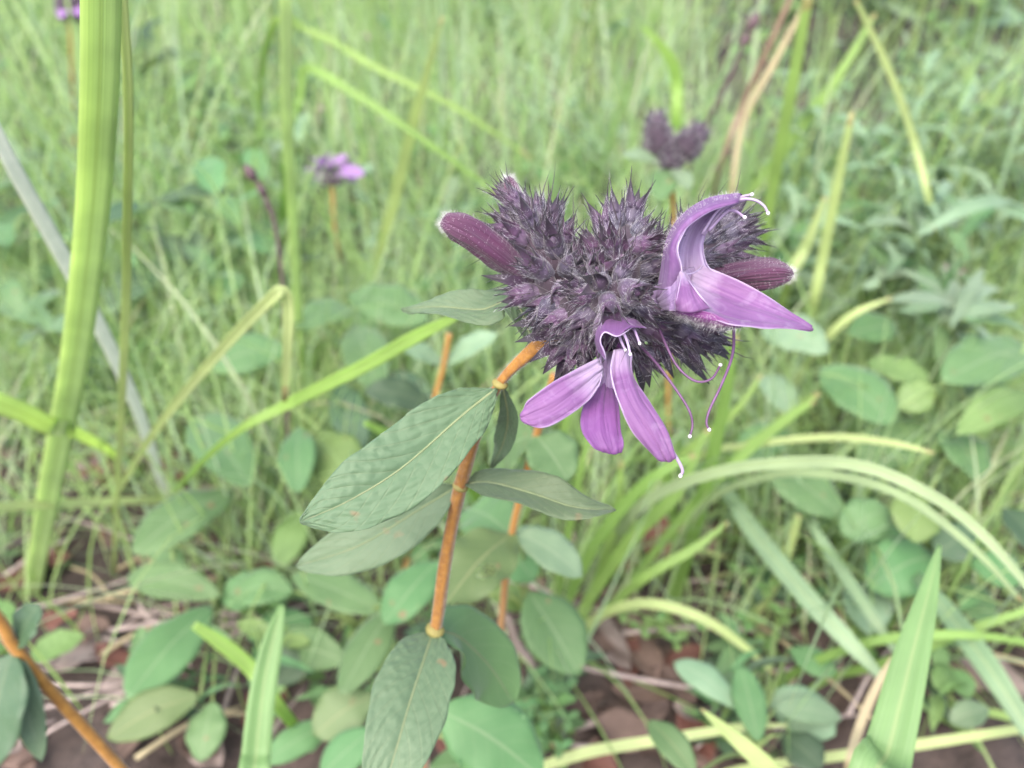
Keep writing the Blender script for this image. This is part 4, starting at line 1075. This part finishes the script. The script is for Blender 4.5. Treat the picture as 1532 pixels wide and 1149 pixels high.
blade('level green blade touching the lower right corner', [(1240, 1015, .47), (1330, 990, .44), (1430, 950, .42), (1560, 905, .41)], [11, 15, 15, 10], gr, (1190, 1050))
blade('pale grass arc crossing the pointed blade near its middle', [(1150, 1030, .46), (1230, 985, .43), (1330, 955, .41), (1450, 950, .40), (1560, 965, .40)], [12, 14, 14, 13, 8], gr, (1100, 1060))
blade('low light blade along the bottom right corner', [(1120, 1149, .42), (1260, 1130, .41), (1400, 1110, .40), (1560, 1085, .40)], [12, 15, 15, 12], pa, (1060, 1165))
blade('green blade under the corner arc at lower right', [(1370, 1045, .46), (1430, 1055, .44), (1500, 1070, .43), (1560, 1085, .43)], [10, 12, 12, 8], gr, (1330, 1040))
# the tuft under the flower
TUF = [((1010, 905), [(1020, 860, .52), (1050, 750, .46), (1080, 620, .42), (1100, 500, .39)], [18, 20, 18, 11], gr, 'thickest upright blade of the tuft under the flower'),
       ((840, 985), [(880, 900, .50), (950, 800, .46), (1010, 740, .44), (1060, 640, .43)], [16, 20, 18, 6], gr, 'tuft blade leaning right toward the hanging styles'),
       ((835, 975), [(850, 900, .50), (900, 800, .46), (970, 720, .43), (1040, 680, .42)], [13, 17, 17, 8], gr, 'broad tuft blade curving right below the hanging petals'),
       ((845, 990), [(900, 920, .49), (970, 860, .46), (1040, 820, .45), (1090, 780, .45)], [12, 15, 13, 4], gr, 'low tuft blade leaning far right over the reddish leaf'),
       ((830, 980), [(835, 900, .50), (850, 800, .46), (870, 700, .43), (890, 620, .42)], [10, 12, 11, 4], gr, 'nearly upright thin blade at the left of the tuft'),
       ((850, 985), [(890, 880, .50), (920, 780, .47), (930, 690, .45)], [12, 14, 6], gr, 'short upright blade in the middle of the tuft'),
       ((1000, 920), [(1010, 830, .54), (1000, 720, .50), (985, 640, .48)], [10, 12, 4], gr, 'thin blade leaning left beside the thickest tuft blade'),
       ((1090, 960), [(1150, 890, .50), (1180, 820, .48), (1195, 770, .47)], [14, 15, 8], pa, 'pale stub of stalk right of the tuft'),
       ((900, 830), [(950, 820, .58), (1010, 818, .55), (1085, 832, .53)], [6, 10, 3], pa, 'fine level stalk crossing the tuft'),
       ((870, 960), [(960, 850, .5), (1060, 730, .47), (1160, 640, .45), (1220, 600, .44)], [12, 15, 13, 4], gr, 'longest tuft blade reaching right past the styles'),
       ((760, 820), [(820, 700, .52), (850, 620, .49), (865, 560, .48)], [10, 12, 4], gr, 'thin blade behind the hanging left petal'),
       ((900, 850), [(955, 760, .52), (1010, 690, .49), (1095, 620, .46), (1140, 560, .45)], [8, 11, 11, 4], gr, 'upper thin tuft blade passing behind the two hanging styles')]
for root, pts, wd, mt, lab in TUF: blade(lab, pts, wd, mt, root, .35)

# ================================================================== LITTER on the soil
def litter_leaf(x, y, L_, wd, an, mt, label, group=None, curl=.35, z=.004):
    d = np.array([math.cos(an), math.sin(an), 0]); c = np.array([x, y, float(gz(x, y)) + z])
    X = leaf_grid([c - d * L_ / 2 + UP * L_ * .10 * random.random(), c, c + d * L_ / 2 + UP * L_ * .16 * random.random()], wd / 2, norm(UP + rng.normal(0, .18, 3)), n=12, m=7, a=1.0, b=.7, fold=curl, wave=.2, wavef=1.4)
    mb = MB(); mb.grid(X, .0003)
    return solo('dead_leaf', mb, M[mt], label, 'dead leaf', c, group)
p = PH(940, 985); litter_leaf(p[0], p[1], .060, .030, R(115), 'litter', 'largest curled brown dead leaf on the soil under the tuft', None, .5, .009)
p = PH(900, 975); litter_leaf(p[0], p[1], .055, .020, R(120), 'litter_grey', 'greyish curled dead leaf against the largest brown one', None, .5, .008)
p = PH(985, 848); litter_leaf(p[0], p[1], .050, .034, R(70), 'litter_red', 'brick-red dead leaf behind the grass tuft', None, .2, .02)
p = PH(1035, 850); litter_leaf(p[0], p[1], .050, .026, R(60), 'litter', 'orange-brown dead leaf beside the brick-red one', None, .2, .015)
p = PH(155, 720); litter_leaf(p[0], p[1], .030, .022, R(20), 'litter_red', 'small rust-red dead leaf by the foot of the widest blade', None, .2, .01)
p = PH(100, 955); litter_leaf(p[0], p[1], .022, .016, R(10), 'litter_red', 'small red-brown scrap left of the orange corner stem', None, .2, .01)
for k in range(95):
    if k < 34: x_, y_ = random.uniform(-20, 420), random.uniform(690, 1149)
    elif k < 72: x_, y_ = random.uniform(840, 1250), random.uniform(790, 1149)
    else: x_, y_ = random.uniform(-20, 1550), random.uniform(650, 1149)
    p = PH(x_, y_)
    reg = ('in the lower left litter', 'dead leaves in the lower left litter') if x_ < 520 else ('in the lower right litter', 'dead leaves in the lower right litter')
    mt = random.choice(['litter', 'litter', 'litter_grey', 'litter', 'litter_red'])
    kind = {'litter': 'brown', 'litter_grey': 'greyish', 'litter_red': 'reddish'}[mt]
    litter_leaf(p[0], p[1], random.uniform(.018, .045), random.uniform(.010, .024), random.uniform(0, 6.28), mt, 'small curled %s dead leaf lying %s' % (kind, reg[0]), kind + ' ' + reg[1], random.uniform(.1, .6), random.uniform(.003, .012))
for k in range(70):
    if k < 36: x_, y_ = random.uniform(-20, 420), random.uniform(670, 1149)
    elif k < 56: x_, y_ = random.uniform(800, 1300), random.uniform(800, 1149)
    else: x_, y_ = random.uniform(0, 1532), random.uniform(600, 1149)
    p = PH(x_, y_); an = random.gauss(.25, .6); L_ = random.uniform(.03, .11); z = random.uniform(.004, .02)
    d = np.array([math.cos(an), math.sin(an), random.uniform(-.06, .06)])
    c = np.array([p[0], p[1], float(gz(p[0], p[1])) + z]); r = random.uniform(.0006, .0016)
    mb = MB(); mb.tube([c - d * L_ / 2, c + np.array([0, random.uniform(-.006, .006), .002]), c + d * L_ / 2], [r, r, r * .6], 6, 9)
    left = x_ < 520
    solo('dry_straw', mb, M['twig' if k % 3 else 'blade_straw'], 'thin dry straw lying in the litter at the ' + ('lower left' if left else 'lower right'), 'straw', c, 'dry straws lying at the ' + ('lower left' if left else 'lower right'))
p = PH(895, 1083); mb = MB(); mb.tube([PH(860, 1090, .008), PH(905, 1078, .012), PH(950, 1085, .008), PH(990, 1080, .006)], [.0016, .002, .0018, .001], 8, 16)
solo('twig', mb, M['twig'], 'pale crooked twig on bare soil near the bottom', 'twig', PH(860, 1090, .008))
mb = MB(); mb.tube([PH(758, 920, .06), PH(775, 965, .045), PH(800, 1000, .03), PH(820, 1040, .006)], [.002, .0026, .0024, .002], 8, 16)
solo('twig', mb, M['litter_grey'], 'pale stick leaning behind the main stem', 'twig', PH(820, 1040, .006))

# ================================================================== RANDOM HERBS (copies share leaf meshes)
def leaf_proto(kind):
    if kind == 'oval': X = leaf_grid([np.zeros(3), np.array([0, .5, .07]), np.array([0, 1, random.uniform(-.1, .05)])], random.uniform(.20, .26), UP, n=10, m=5, a=random.uniform(1, 1.2), b=.65, fold=random.uniform(.05, .3), wave=.08, edge=random.choice((.02, .05, .09)))
    else: X = leaf_grid([np.zeros(3), np.array([0, .5, .14]), np.array([0, 1, random.uniform(-.15, .0)])], random.uniform(.08, .12), UP, n=10, m=5, a=.95, b=.85, fold=random.uniform(.2, .5), wave=.1)
    mb = MB(); mb.grid(X); return mb.mesh('leaf')
LP = {}
for kind in ('oval', 'lance'):
    for mt in (O_, B_, Pl, D_, V_):
        for k in range(3):
            me = leaf_proto(kind); me.materials.append(M[mt]); LP.setdefault((kind, mt), []).append(me)
stem_me = {}
for k in range(4):
    mb = MB(); q = random.uniform(-.1, .1)
    mb.tube([np.zeros(3), np.array([q, 0, .5]), np.array([q * .5, q, 1])], [.014, .012, .006], 6, 8); me = mb.mesh('stem'); me.materials.append(M['stem_green']); stem_me[k] = me
def herb(x, y, h, nl, L_, kind, mt, name, label, group):
    tone = {O_: 'mid-green', B_: 'bright green', Pl: 'silvery green', D_: 'dark green', V_: 'olive'}[mt]
    q = np.array([x, y, h * .7]) - C0
    px = 766 + FPX * q[0] / float(np.dot(q, cF))
    reg = 'left of the main stem' if px < 640 else 'behind the main flower' if px < 1130 else 'right of the main flower'
    if y < .65: reg = 'left of the main stem' if px < 640 else 'between stem and grass tuft' if px < 1000 else 'right of the grass tuft'
    shape = 'oval' if kind == 'oval' else 'narrow'
    label = '%s %s, %s leaves, %s' % (tone, label, shape, reg); group = '%s %s-leaved %s, %s' % (tone, shape, group, reg)
    t = thing(name, label, 'plant', (x, y, float(gz(x, y)) if y < 4 else 0), group)
    s = link('stem', stem_me[random.randrange(4)], None, t); s.scale = (h * .9, h * .9, h)
    ph = random.uniform(0, 6)
    for k in range(nl):
        z = h * (.25 + .75 * (k // 2 + 1) / ((nl + 1) // 2))
        an = ph + (k % 2) * math.pi + (k // 2) * 1.57 + random.gauss(0, .3)
        o = link('leaf', random.choice(LP[(kind, mt)]), None, t)
        o.location = (0, 0, z)
        o.rotation_euler = (random.uniform(-.35, .65), random.gauss(0, .2), an)
        sc_ = L_ * random.uniform(.7, 1.15); o.scale = (sc_, sc_, sc_)
def in_view_x(y): return .72 * y + .12
cnt = 0
while cnt < 120:       # mid distance, mostly oval
    y = random.uniform(.60, 1.25); x = random.uniform(-in_view_x(y), in_view_x(y))
    mt = random.choice([O_, O_, O_, Pl, B_]); cnt += 1
    herb(x, y, random.uniform(.05, .16), random.choice((6, 8, 8, 10)), random.uniform(.024, .046), random.choice(['oval', 'oval', 'lance']), mt, 'background_herb', 'small herb half hidden in grass', 'small herbs in the middle grass')
for k in range(80):   # right side, pale narrow leaves
    y = random.choice((random.uniform(.75, 1.5), random.uniform(.60, .95))); x = random.uniform(.26, .7) * y + .05
    herb(x, y, random.uniform(.10, .2), random.choice((8, 10, 12)), random.uniform(.035, .07), 'lance', random.choice([Pl, Pl, O_]), 'lance_leaved_shoot', 'blurred shoot', 'blurred shoots')
for k in range(110):   # top right: broad pale leaves far off
    y = random.uniform(1.5, 3.6); x = random.uniform(.28, .72) * y
    herb(x, y, random.uniform(.2, .42), random.choice((8, 10, 12)), random.uniform(.06, .11), 'oval', random.choice([Pl, Pl, O_, B_]), 'broad_leaved_herb', 'tall far herb near the top', 'tall far herbs')
for k in range(70):   # scattered leafy herbs deeper in the grass
    y = random.uniform(1.2, 3.2); x = random.uniform(-.7, .5) * y
    herb(x, y, random.uniform(.16, .34), random.choice((6, 8, 10)), random.uniform(.035, .075), random.choice(['oval', 'lance']), random.choice([Pl, Pl, O_, D_]), 'background_herb', 'far herb among tall grass', 'far herbs in the tall grass')
for k in range(44):   # left background
    y = random.uniform(.65, 1.6); x = -random.uniform(.2, .72) * y - .02
    herb(x, y, random.uniform(.06, .18), random.choice((6, 8, 10)), random.uniform(.04, .07), random.choice(['oval', 'lance']), random.choice([O_, Pl, D_, B_]), 'background_herb', 'blurred background herb', 'blurred herbs')
for k in range(110):   # low cover in the foreground gaps
    x_, y_ = random.choice([(random.uniform(380, 760), random.uniform(700, 1149)), (random.uniform(1100, 1532), random.uniform(620, 1149)), (random.uniform(-20, 300), random.uniform(500, 700)), (random.uniform(500, 1150), random.uniform(560, 760)), (random.uniform(-20, 420), random.uniform(700, 1149)), (random.uniform(780, 1100), random.uniform(1000, 1149))])
    if (845 < x_ < 1050 and 930 < y_ < 1115) or (30 < x_ < 330 and 690 < y_ < 1010): continue
    p = PH(x_, y_)
    herb(p[0], p[1], random.uniform(.015, .06), random.choice((4, 6, 8)), random.uniform(.014, .036), random.choice(['oval', 'oval', 'lance']), random.choice([O_, D_, B_, O_]), 'ground_herb', 'low seedling near the soil', 'low seedlings near the soil')

# ================================================================== GRASS MASS
def grass_mesh(name, roots, Ls, widths, az, th0, bend, rnd, S=7):
    K = len(roots)
    s = np.linspace(0, 1, S + 1)
    th = th0[:, None] + bend[:, None] * s[None, :] ** 1.4
    dl = Ls[:, None] / S
    hx = np.cumsum(np.sin(th) * dl, axis=1) - np.sin(th[:, :1]) * dl
    hz = np.cumsum(np.cos(th) * dl, axis=1) - np.cos(th[:, :1]) * dl
    dx, dy = np.cos(az)[:, None], np.sin(az)[:, None]
    Cx = roots[:, :1] + hx * dx; Cy = roots[:, 1:2] + hx * dy; Cz = roots[:, 2:3] + hz
    Cc = np.stack([Cx, Cy, Cz], axis=2)
    tw = rng.uniform(-.9, .9, K)[:, None] * s[None, :] + rng.uniform(0, 6.28, K)[:, None] * 0
    sa = az[:, None] + math.pi / 2 + tw
    side = np.stack([np.cos(sa), np.sin(sa), np.zeros_like(sa)], axis=2)
    wp = (widths[:, None] / 2) * np.clip(1 - s[None, :] ** 2.2, .04, 1) * (0.7 + .3 * np.minimum(1, s[None, :] * 4))
    V = np.stack([Cc - side * wp[:, :, None], Cc + side * wp[:, :, None]], axis=2).reshape(-1, 3)
    idx = (np.arange(K)[:, None] * (S + 1) + np.arange(S)[None, :]) * 2
    quads = np.stack([idx, idx + 1, idx + 3, idx + 2], axis=2).reshape(-1, 4)
    uvv = np.zeros((K, S + 1, 2, 2)); uvv[:, :, 1, 0] = 1; uvv[:, :, :, 1] = s[None, :, None]
    uvv = uvv.reshape(-1, 2)
    me = bpy.data.meshes.new(name)
    me.vertices.add(len(V)); me.vertices.foreach_set('co', V.astype(np.float32).ravel())
    nq = len(quads)
    me.loops.add(nq * 4); me.loops.foreach_set('vertex_index', quads.astype(np.int32).ravel())
    me.polygons.add(nq)
    me.polygons.foreach_set('loop_start', np.arange(nq, dtype=np.int32) * 4)
    me.polygons.foreach_set('use_smooth', np.ones(nq, dtype=bool))
    uvl = me.uv_layers.new(name='UVMap'); uvl.data.foreach_set('uv', uvv[quads.ravel()].astype(np.float32).ravel())
    at = me.attributes.new('rnd', 'FLOAT', 'POINT'); at.data.foreach_set('value', np.repeat(rnd, (S + 1) * 2).astype(np.float32))
    me.update(calc_edges=True); me.validate()
    o = link(name, me, M['grass'])
    o['kind'] = 'stuff'; o['category'] = 'grass'
    return o
def tufts(n, yr, ypow, per, Lr, Wr, xlim=None, spread=.03, lean=.35, arch=(.55, .5)):
    rt = []
    for k in range(n):
        y = yr[0] + (yr[1] - yr[0]) * random.random() ** ypow
        lim = in_view_x(y)
        x = random.uniform(-lim, lim)
        if y > 1.1 and x > .2 * y and random.random() < .9: continue
        for j in range(random.randint(*per)):
            gx_, gy_ = x + random.gauss(0, spread), y + random.gauss(0, spread)
            if gy_ < .62:
                q = np.array([gx_, gy_, 0]) - C0; dd = float(np.dot(q, cF)); ux, uy = 766 + FPX * q[0] / dd, 574.5 - FPX * float(np.dot(q, cU)) / dd
                if ((850 < ux < 1060 and 920 < uy < 1115) or (20 < ux < 340 and 690 < uy < 1010)) and random.random() < .7: continue
            rt.append((gx_, gy_, -.004, k))
    rt = np.array(rt); K = len(rt)
    L_ = rng.uniform(*Lr, K); Wd = rng.uniform(*Wr, K)
    az = rng.uniform(0, 2 * math.pi, K); th0 = np.abs(rng.normal(0, lean * .5, K)); bd = np.abs(rng.normal(arch[0], arch[1], K))
    tr = rng.random(n + 1)
    rn = np.clip(tr[rt[:, 3].astype(int)] * .55 + rng.random(K) * .45, 0, 1)
    return rt[:, :3], L_, Wd, az, th0, bd, rn
def cat(*sets): return [np.concatenate(z) for z in zip(*sets)]
o = grass_mesh('grass', *cat(tufts(400, (.76, 2.4), 1.3, (5, 12), (.14, .36), (.0018, .0045), spread=.035, lean=.6), tufts(220, (.8, 2.4), 1.2, (2, 5), (.2, .42), (.005, .009), spread=.05, lean=1.2),
                             tufts(220, (.62, 1.8), 1.2, (3, 7), (.2, .45), (.0012, .0028), spread=.04, lean=1.0, arch=(1.5, .6))))
o['label'] = 'mass of fine green grass filling the middle distance'
o = grass_mesh('grass', *cat(tufts(560, (2.0, 6.5), 1.3, (8, 14), (.2, .5), (.004, .008), spread=.07, lean=.6), tufts(300, (2.0, 5.5), 1.2, (2, 5), (.3, .6), (.008, .015), spread=.08, lean=1.3)))
o['label'] = 'far blurred meadow grass along the top of the view'
o = grass_mesh('grass', *cat(tufts(640, (.34, .80), .85, (4, 9), (.06, .2), (.0010, .0024), spread=.025, lean=.9, arch=(.8, .5)), tufts(360, (.38, .8), .85, (3, 6), (.12, .27), (.0014, .0034), spread=.03, lean=1.1, arch=(1.3, .6))))
o['label'] = 'short sparse grass between the low herbs in front'
